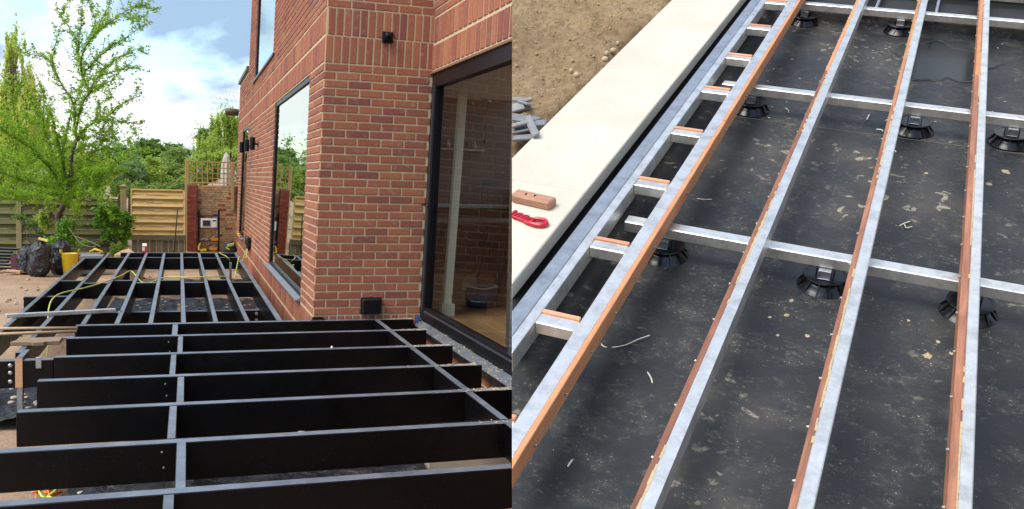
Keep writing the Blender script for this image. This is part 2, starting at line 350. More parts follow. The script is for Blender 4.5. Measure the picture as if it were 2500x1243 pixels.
# ------------------------------------------------------------------ GROUND of the garden
from mathutils import noise as mn
def fb(x, y, s, o=5): return mn.fractal(Vector((x*s, y*s, 3.3)), 1.0, 2.1, o)
GZ = -0.45
def axis(a, b, n, far):
    t = [a + (b-a)*i/n for i in range(n+1)]; st = (b-a)/n; l, r = a, b; L_, R_ = [], []
    while r < far: st *= 1.35; r += st; l -= st; R_.append(r); L_.append(l)
    return L_[::-1] + t + R_
def gz(x, y):
    k = 1.0 if (-7 < x < 3 and -7 < y < 12) else 0.25
    return GZ - 0.02 + k * (0.035 * fb(x, y, 0.8, 4) + 0.012 * fb(x+9, y, 4, 4))
M().grid(axis(-6, 2, 130, 900), axis(-6, 12, 190, 900), gz).build('ground', SOIL, smooth=True, kind='structure')

# loose stones and clods, uncountable
m = M()
for i in range(420):
    if i < 260: x, y = random.uniform(-4.5, -1.5), random.uniform(-4, 9)
    else: x, y = random.uniform(-1.8, 0.6), random.uniform(-4.5, 5)
    s = random.choice((0.012, 0.016, 0.022, 0.035)); z = gz(x, y) + s*0.4
    a = random.uniform(0, 3.1); v1 = Vector((math.cos(a), math.sin(a), random.uniform(-.3,.3))) * s * random.uniform(.8,1.5); v2 = Vector((-math.sin(a), math.cos(a), .2)) * s
    P = [Vector((x,y,z)) + q for q in (v1, v2, -v1*0.8, -v2*0.9, Vector((0,0,s*0.7)), Vector((0,0,-s)))]
    m.add(P, [(0,1,4),(1,2,4),(2,3,4),(3,0,4),(1,0,5),(2,1,5),(3,2,5),(0,3,5)])
m.build('loose_stones', simple('stone_bits', (0.38,0.31,0.23), 0.9, var=0.3), kind='stuff')

# polythene sheets on the soil below the decks
def sheet(poly_x0, x1, y0, y1, seed, label, amp=0.055, nx=70, ny=90):
    def h(x, y):
        r = amp * abs(mn.fractal(Vector((x*2.3+seed, y*1.1, seed)), 0.9, 2.2, 4)) + 0.6*amp*mn.noise(Vector((x*7, y*3, seed))) + .35*amp*abs(mn.noise(Vector((x*16+y*5, y*4, seed))))
        return GZ + 0.035 + r + 0.03 * fb(x, y, 0.8, 3)
    def wob(x, y): return (x + 0.05*mn.noise(Vector((y*1.6, seed, 0))) , y + 0.12*mn.noise(Vector((x*1.3, 5, seed))))
    xs = [poly_x0 + (x1-poly_x0)*i/nx for i in range(nx+1)]; ys = [y0 + (y1-y0)*j/ny for j in range(ny+1)]
    m = M(lambda p: (*wob(p[0], p[1]), p[2])).grid(xs, ys, h)
    o = m.build('polythene_sheet', POLY, smooth=True); tag(o, label, 'plastic sheet', 'black polythene laid under the decks'); return o
sheet(-3.1, -1.3, -1.45, 0.62, 1, 'crumpled black polythene around the galvanised post left of the near joists')
sheet(-1.95, -0.1, 2.7, 5.0, 2, 'black polythene scattered with pebbles under the far half of the deck, nearest strip')
sheet(-1.1, -0.05, 6.0, 7.6, 3, 'small rumpled black polythene below the farthest cross timbers')
sheet(-1.45, 0.05, -1.95, -1.55, 4, 'narrow strip of black polythene seen under the fifth near joist', ny=16)
sheet(-1.62, 0.28, -4.6, -2.45, 5, 'wrinkled shiny black polythene under the two joists nearest the camera', 0.07)

def plank(x0,x1,y0,y1,z0,z1,mat,name='plank',bev=0.003): return M().box(x0,x1,y0,y1,z0,z1).build(name, mat, bevel=bev)
tag(plank(0.02,0.40,-1.95,-1.78,GZ+.06,GZ+.10,CUTW), 'orange board lying on the ground seen below the near joists', 'board')
tag(M().obox((0.66,-1.90,GZ+.05),(0.26,0.0,0),(0,0.06,0),(0,0,0.02)).build('board', PLANKW, bevel=.003), 'dull board lying right of the orange board under the joists', 'board')
tag(plank(-1.16,-1.08,0.5,4.0,GZ+.08,GZ+.12,PLANKW), 'long brown board lying lengthwise on the polythene under the far deck', 'board')
tag(M().box(0.30,0.93,-3.05,-2.60,GZ,GZ+.08).build('concrete_footing', simple('concrete', (0.38,0.33,0.26), 0.9, scale=8), bevel=.01), 'pale concrete footing against the house base below the near joists', 'footing')

# ------------------------------------------------------------------ HOUSE
PITCH, COURSE = 0.2090, 0.0711
house = thing('brick_house', 'red brick house with black framed windows, soldier courses and a large sliding door', 'house', (0, 0, -0.45))
BR_COUNT = [0]; BR_MESH = {}; STUFF = M()
def brick_mesh(L, h, T=0.016):
    k = (round(L, 3), round(h, 3))
    if k in BR_MESH: return BR_MESH[k]
    c = 0.0035; P = [(-L/2,0.02,-h/2),(L/2,0.02,-h/2),(L/2,0.02,h/2),(-L/2,0.02,h/2),
         (-L/2,-0.003,-h/2),(L/2,-0.003,-h/2),(L/2,-0.003,h/2),(-L/2,-0.003,h/2),
         (-L/2+c,-0.007,-h/2+c),(L/2-c,-0.007,-h/2+c),(L/2-c,-0.007,h/2-c),(-L/2+c,-0.007,h/2-c)]
    F = [(0,1,5,4),(1,2,6,5),(2,3,7,6),(3,0,4,7),(4,5,9,8),(5,6,10,9),(6,7,11,10),(7,4,8,11),(8,9,10,11)]
    me = bpy.data.meshes.new('brick'); me.from_pydata(P, [], F); me.materials.append(BRICK); BR_MESH[k] = me; return me
def put_brick(face, u0, u1, z0, z1, indiv, parent):
    """u runs along X on the front face, along Y on the side and door walls"""
    L, h = u1-u0, z1-z0
    if L < 0.02 or h < 0.02: return
    uc, zc = (u0+u1)/2, (z0+z1)/2; me = brick_mesh(L, h)
    j = lambda a: random.uniform(-a, a)
    if face == 'front': c = (uc, 0.0 + j(.0015), zc); rot = Matrix.Rotation(j(.006), 3, 'Y')
    else:
        X = 0.0 if face == 'side' else 0.955
        c = (X + j(.0015), uc, zc); rot = Matrix.Rotation(-math.pi/2, 3, 'Z') @ Matrix.Rotation(j(.004), 3, 'Y')
    c = lean(c)
    if face == 'front': rot = Matrix.Rotation(math.atan(LEAN), 3, 'Y') @ rot if h > 0.1 else rot
    else: rot = Matrix.Rotation(math.atan(LEAN), 3, 'Y') @ rot
    if indiv and BR_COUNT[0] < 299:
        BR_COUNT[0] += 1; link('brick', me, c, parent, rot=rot * HS)
    else:
        r4 = rot; cc = Vector(c); STUFF.add([cc + (r4 @ v.co) * HS for v in me.vertices], [tuple(p.vertices) for p in me.polygons])
def rows(face, u0, u1, z0, n, pitch, opens, indiv, parent, course=COURSE, joint=0.0138, half=0.5, phase=0.0, vj=None):
    vj = vj or joint
    for r in range(n):
        za = z0 + r*course + joint/2; zb = za + course - joint; u = u0 - pitch*2 + ((r % 2) * half + phase) * pitch
        while u < u1:
            a, b = max(u + vj/2, u0), min(u + pitch - vj/2, u1); u += pitch
            if b - a < 0.02: continue
            segs = [(a, b)]
            for (o0, o1, q0, q1) in opens:
                if zb > q0 + .015 and za < q1 - .015:
                    ns = []
                    for (s0, s1) in segs:
                        if s1 <= o0 or s0 >= o1: ns.append((s0, s1)); continue
                        if s0 < o0: ns.append((s0, o0))
                        if s1 > o1: ns.append((o1, s1))
                    segs = ns
            for s0, s1 in segs: put_brick(face, s0, s1, za, zb, indiv(s0, za), parent)
def soldiers(face, u0, u1, z0, z1, w, opens, indiv, parent, joint=0.0135):
    u = u0
    while u < u1 - 0.01:
        a, b = u + joint/2, min(u + w - joint/2, u1); u += w
        za, zb = z0 + joint/2, z1 - joint/2; ok = True
        for (o0, o1, q0, q1) in opens:
            if b > o0 and a < o1 and zb > q0+.01 and za < q1-.01:
                if q0 > za + .05: zb = min(zb, q0)
                elif q1 < zb - .05: za = max(za, q1)
                else: ok = False
        if ok: put_brick(face, a, b, za, zb, indiv(a, za), parent)
Z0, ZS = 0.060, 0.060 + 31*COURSE            # 2.264
S1, S2 = ZS + 0.2383, ZS + 0.4766
# front face
wall = M(lean).box(0.006, 1.0, 0.0, 0.30, -0.5, 3.6).build('wall', MORT, house)
T_ = lambda *a: True
soldiers('front', 0.0, 0.955, ZS, S1, 0.0697, [], T_, wall); soldiers('front', 0.012, 0.955, S1, S2, 0.0697, [], T_, wall)
rows('front', 0.0, 0.958, Z0, 31, PITCH, [], T_, wall, half=0.5)
rows('front', 0.0, 0.955, S2, 1, PITCH, [], T_, wall); rows('front', 0.0, 0.955, S2+COURSE, 11, PITCH, [], lambda *a: False, wall, phase=.5)
soldiers('front', 0.0, 0.955, Z0-0.2383, Z0, 0.0697, [], lambda *a: False, wall); soldiers('front', 0, 0.955, Z0-0.4766, Z0-0.2383, 0.0697, [], lambda *a: False, wall)
# door wall, lintel and upwards, plus footing bricks below the sill
dw = M(lean).box(0.955, 1.20, -6.2, -0.001, 2.242, 3.6).build('wall', MORT, house); dwf = M(lean).box(0.955, 1.2, -6.2, -0.001, -0.5, -0.10).build('wall', MORT, house)
near = lambda u, z: u > -2.3
DL = 0.135
soldiers('door', -4.05, 0.0, 2.245, 2.483, DL, [], near, dw, .026); soldiers('door', -4.08, 0.0, 2.483, 2.721, DL, [], lambda u, z: u > -1.7, dw, .026)
rows('door', -4.0, 0.0, 2.721, 10, 0.40, [], lambda *a: False, dw)
rows('door', -6.0, 0.0, -0.455, 5, 0.40, [], lambda *a: False, dwf, vj=.02)
M(lean).box(0.94, 1.06, -6.0, -0.0, 2.222, 2.240).build('lintel', simple('rusty_lintel', (0.20,0.11,0.06), 0.7), house)
# side wall
W1 = (0.97, 4.83, 0.085, 2.262); W2 = (10.75, 12.75, 0.04, 2.262); W3 = (5.5, 9.48, 2.99, 5.2)
YE, YU, ZP, ZU = 14.62, 11.3, 3.38, 5.6
sw = M(lean)
def wbox(y0, y1, z0, z1): sw.box(0.0, 0.11, y0, y1, z0, z1)
wbox(0.006, W1[0], -.5, ZS); wbox(W1[0], W1[1], -.5, W1[2]); wbox(W1[1], W2[0], -.5, ZS); wbox(W2[0], W2[1], -.5, W2[2]); wbox(W2[1], YE, -.5, ZS)
wbox(0.006, YE, ZS, 2.985); wbox(0.006, W3[0], 2.985, ZU); wbox(W3[1], YU, 2.985, ZU); wbox(YU, YE, 2.985, ZP); wbox(W3[0], W3[1], W3[3], ZU)
swo = sw.build('wall', MORT, house)
ops = [W1, W2, W3]; SP = 0.56; nearS = lambda u, z: u < 0.93
rows('side', 0.0, YE, Z0, 31, SP, ops, nearS, swo, vj=.030)
SW = 0.19
for a, b in ((ZS, S1), (S1, S2), (Z0-.2383, Z0), (Z0-.4766, Z0-.2383)): soldiers('side', 0.0, YE, a, b, SW, ops, lambda *q: False, swo, 0.030)
rows('side', 0.0, YE, S2, int((ZP-S2)/COURSE), SP, ops, lambda *a: False, swo, vj=.030)
rows('side', 0.0, YU, S2 + int((ZP-S2)/COURSE)*COURSE, 31, SP, ops, lambda *a: False, swo, vj=.030)
for W in ops:                                # bricks returning into the window reveals
    r = 0; z = Z0 + math.floor((W[2]-Z0)/COURSE)*COURSE
    while z < W[3]-.02:
        za, zb = max(z+.006, W[2]), min(z+COURSE-.006, W[3])
        if zb-za > .02:
            for ya, yb in ((W[1]-.005, W[1]+.05), (W[0]-.05, W[0]+.005)): STUFF.add([lean(p) for p in [(-.004,ya,za),(.007,ya,za),(.007,yb,za),(-.004,yb,za),(-.004,ya,zb),(.007,ya,zb),(.007,yb,zb),(-.004,yb,zb)]], [(0,3,2,1),(4,5,6,7),(0,1,5,4),(1,2,6,5),(2,3,7,6),(3,0,4,7)])
        z += COURSE
ob = STUFF.build('brick', BRICK, swo, kind='stuff'); 
# end faces, parapet, rest of the shell
M(lean).box(0.11, 6, YE-.3, YE, -.5, ZP).box(0.11, 6, YU-.3, YU, ZP+.1, ZU).build('rear_wall', BRICK, house)
M(lean).box(-0.05, 5.5, YU+.02, YE+.06, ZP, ZP+.075).build('parapet_coping', simple('slate_grey', (0.10,0.10,0.11), 0.5), house)
M(lean).box(0.112, 1.1, 0.31, YU-.31, 2.46, 2.60).box(1.21, 6.0, -.3, 5.3, 2.50, 2.60).build('ceiling', simple('ceiling_white', (0.45,0.43,0.40), 0.8), house)  # left open over the door wing; opening added to let light indoors
M(lean).box(-0.002, 1.1, -0.0, YU, ZU+.01, ZU+.12).build('roof', simple('roof_dark', (0.06,0.06,0.065), 0.8), house)
# windows
def window(y0, y1, z0, z1, top=0.055, side=0.10, bot=0.05, xg=0.030, sill=True, frame_mat=BLKM):
    f = M(lean); f.box(xg-.022, xg+.04, y0+.001, y0+side, z0, z1).box(xg-.022, xg+.04, y1-side, y1-.001, z0, z1).box(xg-.022, xg+.04, y0+side, y1-side, z1-top, z1).box(xg-.022, xg+.04, y0+side, y1-side, z0, z0+bot)
    wf = f.build('window', frame_mat, house, bevel=.003)
    M(lean).box(xg-.004, xg+.004, y0+side-.004, y1-side+.004, z0+bot-.004, z1-top+.004).build('pane', GLASS, wf)
    if sill:
        M(lean).add([(-0.055,y0-.02,z0-.022),(-0.055,y1+.30,z0-.022),(-0.055,y1+.30,z0-.004),(-0.055,y0-.02,z0-.004),(xg-.023,y0-.02,z0-.022),(xg-.023,y1-.0,z0-.022),(xg-.023,y1-.0,z0+.014),(xg-.023,y0-.02,z0+.014)],
            [(0,1,2,3),(7,6,5,4),(3,2,6,7),(0,4,5,1),(0,3,7,4),(1,5,6,2)]).build('sill', simple('sill_grey', (0.20,0.21,0.22), 0.35, 0.3), wf, bevel=.002)
    return wf
window(*W1); window(*W2, side=0.10); window(*W3, side=0.12, sill=False)
M(lean).box(-0.035, 0.09, W3[0]-.25, W3[1]+.2, W3[2]-.04, W3[2]-.008).build('sill', simple('sill_black', (0.03,0.03,0.035), 0.35), house)
# sliding door
door = M(lean)
XD = 1.012
door.box(XD-.05, XD+.03, -0.14, 0.0, 0.03, 2.222).box(XD-.05, XD+.03, -6.0, -0.14, 2.10, 2.222).box(XD-.05, XD+.03, -6.0, -0.14, 0.03, 0.135)
dr = door.build('door', BLKM, house, bevel=.004)
M(lean).box(XD-.012, XD-.004, -6.0, -0.16, 0.13, 2.105).build('pane', DGLASS, dr)
M(lean).box(XD-.062, XD-.050, -0.105, -0.090, 0.10, 2.12).box(XD-.062, XD-.05, -6, -0.19, 0.10, 0.112).build('glazing_bead', simple('bead_grey', (0.10,0.10,0.11), 0.3, 0.5), dr)
h = M(lean).box(XD-.058, XD-.05, -0.10, -0.045, 0.90, 1.13).tube([(XD-.055,-0.07,1.055),(XD-.10,-0.07,1.055),(XD-.105,-0.30,1.05)], 0.009, 8).build('handle', BLKP, dr, smooth=True)
M(lean).box(XD-.064, XD-.058, -0.085, -0.06, 0.93, 0.96).build('keyhole', simple('chrome', (0.7,0.7,0.7), 0.2, 1), dr)
M(lean).add([(0.905,-6,-.075),(0.905,0.30,-.075),(0.905,0.30,-.045),(0.905,-6,-.045),(XD-.05,-6,-.075),(XD-.05,-.004,-.075),(XD-.05,-.004,0.028),(XD-.05,-6,0.028)][:0] or
    [(0.90,-6,-.085),(0.90,-.004,-.085),(0.90,-.004,-.035),(0.90,-6,-.035),(0.985,-6,-.085),(0.985,-.004,-.085),(0.985,-.004,0.0),(0.985,-6,0.0)],
    [(0,1,2,3),(7,6,5,4),(3,2,6,7),(0,4,5,1),(0,3,7,4),(1,5,6,2)]).build('door_sill', BLKD, house, bevel=.003)
M(lean).box(0.986, 1.11, -6, -.004, -0.09, 0.028).build('threshold', BLKM, house)
m = M(lean)
for i in range(420):
    y = random.uniform(-3.2, 0.0); x = 0.905 + random.random()**1.2*0.085; s = random.choice((.0015,.002,.003,.0045)); z = -.035 + (x-.90)/.085*.035 + .002
    m.obox((x,y,z), (s,random.uniform(-s,s),0), (0,s*2,0), (0,0,s*.4))
m.build('sawdust_crumbs', simple('sawdust', (0.40,0.35,0.24), 0.9), kind='stuff')
M(lean).box(0.88, 0.955, 0.002, 0.02, -0.09, 0.0).build('corner_cap', BLKP, house)
# blue tape scrap
M(lean).box(0.930, 0.953, -0.03, -0.012, -.01, 0.045).build('blue_tape', simple('blue_tape_mat', (0.03,0.10,0.45), 0.5), house)
M(lean).lathe((-0.01,14.9,2.758), [(.075,0),(.085,.02),(.085,.28),(.06,.30)], 12, (-1,-.15,0)).build('overflow_pipe', simple('terracotta_pipe', (0.09,0.05,0.04), 0.5), house, smooth=True)

# ------------------------------------------------------------------ inside the house, seen through the glass
def st(o): o['kind'] = 'structure'; return o
fl = M(HT); y = -6.0
FLM = wood('floor_board', (0.30,0.17,0.075), (0.42,0.26,0.13), (12,1,12), 0.35, 5)
inf = M(HT).box(1.10, 6.0, -6.2, 0.0, -0.10, 0.012).box(0.25, 6.0, 0.302, 11.0, -0.10, 0.012).box(1.10, 6.0, 0.0, 0.302, -0.10, 0.012).build('interior_floor', PLANKW, kind='structure')
x = 1.1; 
while x < 3.4:
    yy = -3.0 - random.random()
    while yy < 5:
        L = random.uniform(1.6, 2.6); M(HT).box(x+.003, x+.157, yy+.003 if yy > .32 or yy+L < 0 or x > 1.2 else yy+.003, yy+L-.003, 0.013, 0.027).build('floor_board', FLM, inf, bevel=.002); yy += L
    x += 0.16
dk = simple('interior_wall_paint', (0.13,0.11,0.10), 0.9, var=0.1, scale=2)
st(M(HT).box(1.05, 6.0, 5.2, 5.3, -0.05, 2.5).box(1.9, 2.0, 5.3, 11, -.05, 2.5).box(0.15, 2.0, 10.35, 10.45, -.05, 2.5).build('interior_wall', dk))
# unseen edge-on wall added at the cut to keep sky light out
dv = MA @ Vector((0, 0, -1)); pv = MA @ Vector((-1, 0, 0))
a = CAM + dv * 6.62; b = CAM + dv * 15
a.z = b.z = 1.2; off_ = Vector((pv.x, pv.y, 0)) * 0.02
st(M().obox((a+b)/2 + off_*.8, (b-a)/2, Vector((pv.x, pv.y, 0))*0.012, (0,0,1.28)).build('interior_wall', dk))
M(lambda p: HT((p[0] + 0.055*p[2], p[1], p[2]))).box(1.195, 1.265, 0.04, 0.12, 0.12, 2.45).build('interior_column', simple('pale_green_paint', (0.78,0.88,0.82), 0.6, var=.04))
tag(bpy.data.objects['interior_column'], 'tall pale green white post standing inside behind the sliding door glass', 'column')
tag(M(HT).box(1.18, 1.30, 0.025, 0.135, 0.028, 0.14).build('column_plinth', simple('plinth_paint', (0.62,0.73,0.67), 0.6)), 'square pale plinth at the foot of the post inside the door', 'plinth')
tb = thing('storage_basket', 'round navy fabric basket with a pale rim on the wooden floor indoors', 'basket', (1.74, 0.62, 0.028))
M(HT).lathe((1.74,0.62,0.03), [(.001,0),(.125,0),(.155,.03),(.168,.20),(.16,.20),(.15,.05),(.001,.04)], 28).build('bowl', simple('navy_fabric', (0.035,0.06,0.13), 0.9), tb, smooth=True)
M(HT).tube([(1.74+.166*math.cos(t*.2618), .62+.166*math.sin(t*.2618), .232+.006*math.sin(t)) for t in range(25)], .008, 6).build('rim', simple('cream_rim', (0.55,0.50,0.44), 0.9), tb, smooth=True)
m = M(HT); 
for i in range(900):
    a_, b_ = random.uniform(0, 6.28), random.random()**.5*.085; z = .24 + .10*(1-(b_/.085)**2)
    q = Vector((1.63+b_*math.cos(a_), .66+b_*math.sin(a_), z)); d = Vector((random.uniform(-1,1),random.uniform(-1,1),random.uniform(.2,1))).normalized()*.016
    m.add([q, q+d, q+d+Vector((.002,.002,0)), q+Vector((.003,0,0))], [(0,1,2,3)])
m.lathe((1.63,.66,.2), [(.01,0),(.085,0),(.075,.07),(.01,.12)], 14)
tag(m.build('fluffy_cushion', simple('cream_fluff', (0.50,0.43,0.33), 1.0)), 'shaggy cream cushion stuffed in the navy basket', 'cushion')
tt = thing('trestle_table', 'dark wooden trestle table standing indoors behind the sliding door', 'table', (2.1, 1.9, 0.028))
dkw = simple('dark_wood', (0.035,0.025,0.02), 0.5)
M(HT).box(1.5, 3.4, 1.5, 2.6, .80, .84).build('table_top', simple('grey_table_top', (0.12,0.11,0.10), 0.3), tt, bevel=.004)
for xc in (1.62, 1.86, 2.15, 2.42):
    M(HT).bar((xc-.14,1.75,.03), (xc,1.8,.80), .03,.03).bar((xc+.14,1.75,.03), (xc,1.8,.80), .03,.03).bar((xc-.07,1.76,.40), (xc+.07,1.76,.40), .02,.03).build('trestle_leg', dkw, tt)
kc = thing('kitchen_counter', 'low dark kitchen counter with a pale worktop far back in the room', 'counter', (2.4, 4.2, 0.028))
M(HT).box(1.5, 4.5, 4.0, 4.7, .028, .92).build('cabinet', simple('dark_cabinet', (0.05,0.04,0.04), 0.5), kc); M(HT).box(1.45, 4.5, 3.95, 4.7, .925, .96).build('worktop', simple('pale_worktop', (0.55,0.52,0.48), 0.4), kc)
for i, (x_, z_, l_) in enumerate(((2.22, 2.24, 'pendant lamp hanging indoors left of the other'), (2.44, 2.28, 'pendant lamp hanging indoors right of the other'))):
    p = thing('pendant_lamp', 'dark slim ' + l_, 'lamp', (x_, 2.9, z_), 'pendant lamps over the table')
    M(HT).lathe((x_,2.9,z_-.02), [(.06,0),(.06,.03)], 12).build('ceiling_rose', dkw, p); M(HT).tube([(x_,2.9,z_-.02),(x_,2.9,z_-.5)], .003, 5).build('cord', dkw, p)
    M(HT).lathe((x_,2.9,z_-.53), [(.02,0),(.02,.05)], 10).build('bulb_holder', dkw, p)
ws = thing('wall_shelf', 'shelf with small pale ornaments on the back wall of the room', 'shelf', (2.6, 5.18, 1.75))
M(HT).box(2.3, 3.1, 5.0, 5.19, 1.73, 1.76).build('board', simple('pale_shelf', (0.30,0.28,0.26), 0.6), ws)
for xx, wh in ((2.4,'leftmost'),(2.55,'second from left'),(2.75,'third from left'),(2.95,'rightmost')): tag(M(HT).lathe((xx, 5.1, 1.762), [(.03,0),(.045,.05),(.02,.1),(.025,.12)], 10).build('vase', simple('ornament', (0.25,0.2,0.17), 0.5), smooth=True), wh + ' of four small brown vases on the shelf inside the house', 'vase', 'vases on the indoor shelf')
cu = M(lean); n = 24      # curtain behind the side window
for i in range(n): 
    y_ = 1.75 + i*.05; cu.add([(.20+.02*math.sin(i*1.3), y_, .05), (.20+.02*math.sin((i+1)*1.3), y_+.05, .05), (.20+.02*math.sin((i+1)*1.3), y_+.05, 2.3), (.20+.02*math.sin(i*1.3), y_, 2.3)], [(0,1,2,3)])
o = cu.build('curtain', simple('sage_curtain', (0.36,0.42,0.34), 0.9), smooth=True); s_ = o.modifiers.new('thick','SOLIDIFY'); s_.thickness = .006
tag(o, 'pale sage curtain hanging inside the tall side window', 'curtain')

# ------------------------------------------------------------------ fixtures on the walls
t = thing('wall_lamp', 'small black square outdoor lamp high on the front brick face', 'wall lamp', lean((0.536, 0, 2.517)))
M(lean).box(.488, .584, -.030, -.008, 2.468, 2.565).build('back_plate', BLKM, t, bevel=.004)
M(lean).add([(.492,-.03,2.47),(.58,-.03,2.47),(.58,-.03,2.56),(.492,-.03,2.56)] + [(.5+.04*(1+math.cos(q))*.9, -.085, 2.50+.028*(1+math.sin(q))) for q in (3.93,5.5,.785,2.356)],
   [(0,1,5,4),(1,2,6,5),(2,3,7,6),(3,0,4,7),(4,5,6,7)]).build('hood', BLKM, t, bevel=.012, smooth=False)
t = thing('socket_box', 'black weatherproof socket box at the foot of the front brick face', 'socket', lean((0.505, 0, .14)))
M(lean).box(.420, .592, -.075, -.008, .068, .21).build('cover', BLKP, t, bevel=.012); M(lean).box(.414, .598, -.02, -.008, .064, .216).build('back_box', BLKM, t, bevel=.004)
tag(M(lean).lathe((.50,-.012,.235), [(.006,0),(.006,.03)], 8, (0,-1,0)).build('screw', GALVD), 'small screw in the bricks above the socket box', 'screw')
t = thing('air_vent', 'small black plastic vent at the bottom corner of the front brick face', 'vent', lean((.03, 0, .04)))
M(lean).box(-.02, .10, -.05, -.008, -.02, .035).build('hood', BLKP, t, bevel=.006); M(lean).box(-.005, .085, -.045, -.008, .036, .05).build('flap', BLKM, t, bevel=.003)
for i, y_ in enumerate((7.75, 9.30, 11.0)):
    t = thing('wall_lamp', ('nearest', 'middle', 'farthest')[i] + ' of three black cylinder lamps on the side wall', 'wall lamp', lean((0, y_, 1.80)), 'cylinder lamps on the side wall')
    M(lean).lathe((-.10, y_, 1.80-.10+.015*i), [(.042,0),(.042,.21)], 14).build('lamp_body', BLKM, t, bevel=.003)
    M(lean).bar((-.06, y_, 1.80), (-.008, y_, 1.80), .03, .03).lathe((-.02, y_, 1.80), [(.05,0),(.05,.012)], 14, (1,0,0)).build('bracket', BLKM, t)
t = thing('socket_box', 'black outdoor socket on the side wall with the yellow cable plugged in', 'socket', lean((0, 8.75, .15)))
M(lean).box(-.085, -.008, 8.45, 9.05, .06, .22).build('cover', BLKP, t, bevel=.02); M(lean).box(-.07, -.02, 8.6, 8.9, -.02, .06).build('plug', BLKP, t, bevel=.01)
for i, (y_, c_) in enumerate(((11.6,(0.75,0.25,0.03)),(12.1,(0.8,0.45,0.03)),(12.5,(0.6,0.2,0.03)))):
    tag(M(lean).obox((-.03, y_, .05+.012*i), (.02,.05,0), (-.01,.12,0), (0,0,.02)).build('wall_plug_packet', simple('orange_plastic', c_, 0.5), bevel=.004), ('nearest','middle','farthest')[i]+' of the orange fixings lying on the far window sill', 'fixing')
# ------------------------------------------------------------------ near deck frame (joists across the picture)
nd = thing('timber_deck', 'black timber deck frame of wide cross joists with short blocks between them, nearest the camera', 'deck frame', (-0.5, -2.6, -0.45))
JY = [0.07, -0.575, -1.365, -2.155, -2.945, -3.705, -4.475, -5.25]; JL = [-1.915, -1.91, -1.90, -1.897, -1.886, -1.90, -1.90, -1.90]; JR = [.925, .89, .905, .90, .94, .94, .94, .94]
for i, (y, a, b) in enumerate(zip(JY, JL, JR)):
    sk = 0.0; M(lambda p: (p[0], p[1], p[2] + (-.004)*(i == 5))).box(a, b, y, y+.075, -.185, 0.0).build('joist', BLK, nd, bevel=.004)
NX = [(-1.160,-1.114), (-1.111,-1.072), (-1.151,-1.112), (-1.100,-1.058), (-1.134,-1.093), (-1.089,-1.045), (-1.131,-1.088)]
for i, (a, b) in enumerate(NX):
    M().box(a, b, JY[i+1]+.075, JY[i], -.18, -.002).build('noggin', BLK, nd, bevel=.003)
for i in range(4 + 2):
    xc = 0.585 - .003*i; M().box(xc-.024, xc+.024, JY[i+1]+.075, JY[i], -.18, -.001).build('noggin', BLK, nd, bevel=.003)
scr = simple('brass_screw', (0.55,0.42,0.25), 0.4, 0.6)
for i in range(1, 7):
    for x_, z_ in ((NX[i-1][0]-.02, -.045), (NX[i-1][0]-.012, -.12), (.60, -.05), (.595, -.12)):
        M().lathe((x_, JY[i]-.001, z_), [(.0055,0),(.004,.003)], 8, (0,-1,0)).build('screw_head', scr, nd)
# far deck frame (joists running away along the side wall)
fd = thing('timber_deck', 'black timber deck frame with narrow joists running away beside the house wall', 'deck frame', (-1.2, 4, -0.45))
SK = lambda p: (p[0] - .0085*(8-p[1]) * -1 if False else p[0] + .0075*(7.8-p[1]), p[1], p[2])
JX = [(-2.49, 6.80, -.62), (-2.215, 7.85, -1.13), (-1.92, 7.85, .15), (-1.66, 7.85, .15), (-1.395, 7.85, .15), (-1.13, 7.85, .15), (-.865, 7.85, .15), (-.60, 7.85, .15)]
for x_, y1, y0 in JX:
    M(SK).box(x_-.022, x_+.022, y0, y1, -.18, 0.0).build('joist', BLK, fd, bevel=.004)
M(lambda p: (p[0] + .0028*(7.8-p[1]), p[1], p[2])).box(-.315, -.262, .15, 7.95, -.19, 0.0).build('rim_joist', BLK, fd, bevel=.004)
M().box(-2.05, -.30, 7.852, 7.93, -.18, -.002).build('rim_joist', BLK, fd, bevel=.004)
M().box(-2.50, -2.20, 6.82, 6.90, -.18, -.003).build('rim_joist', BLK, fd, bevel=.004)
def nogs(ys, z1=-.003, w=.07, dz=.18, i0=0, i1=7):
    xs = [j[0] for j in JX] + [-.29]
    for i in range(i0, i1+1):
        yy = ys[i % 2]; s_ = .0075*(7.8-yy)
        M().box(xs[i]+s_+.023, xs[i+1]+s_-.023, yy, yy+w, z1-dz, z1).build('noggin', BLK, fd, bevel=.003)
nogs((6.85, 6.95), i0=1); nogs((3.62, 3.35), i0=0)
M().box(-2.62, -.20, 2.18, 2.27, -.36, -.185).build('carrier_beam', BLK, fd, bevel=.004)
M().box(-2.64, -2.18, 2.42, 2.50, -.21, -.04).build('carrier_beam', BLK, fd, bevel=.004)
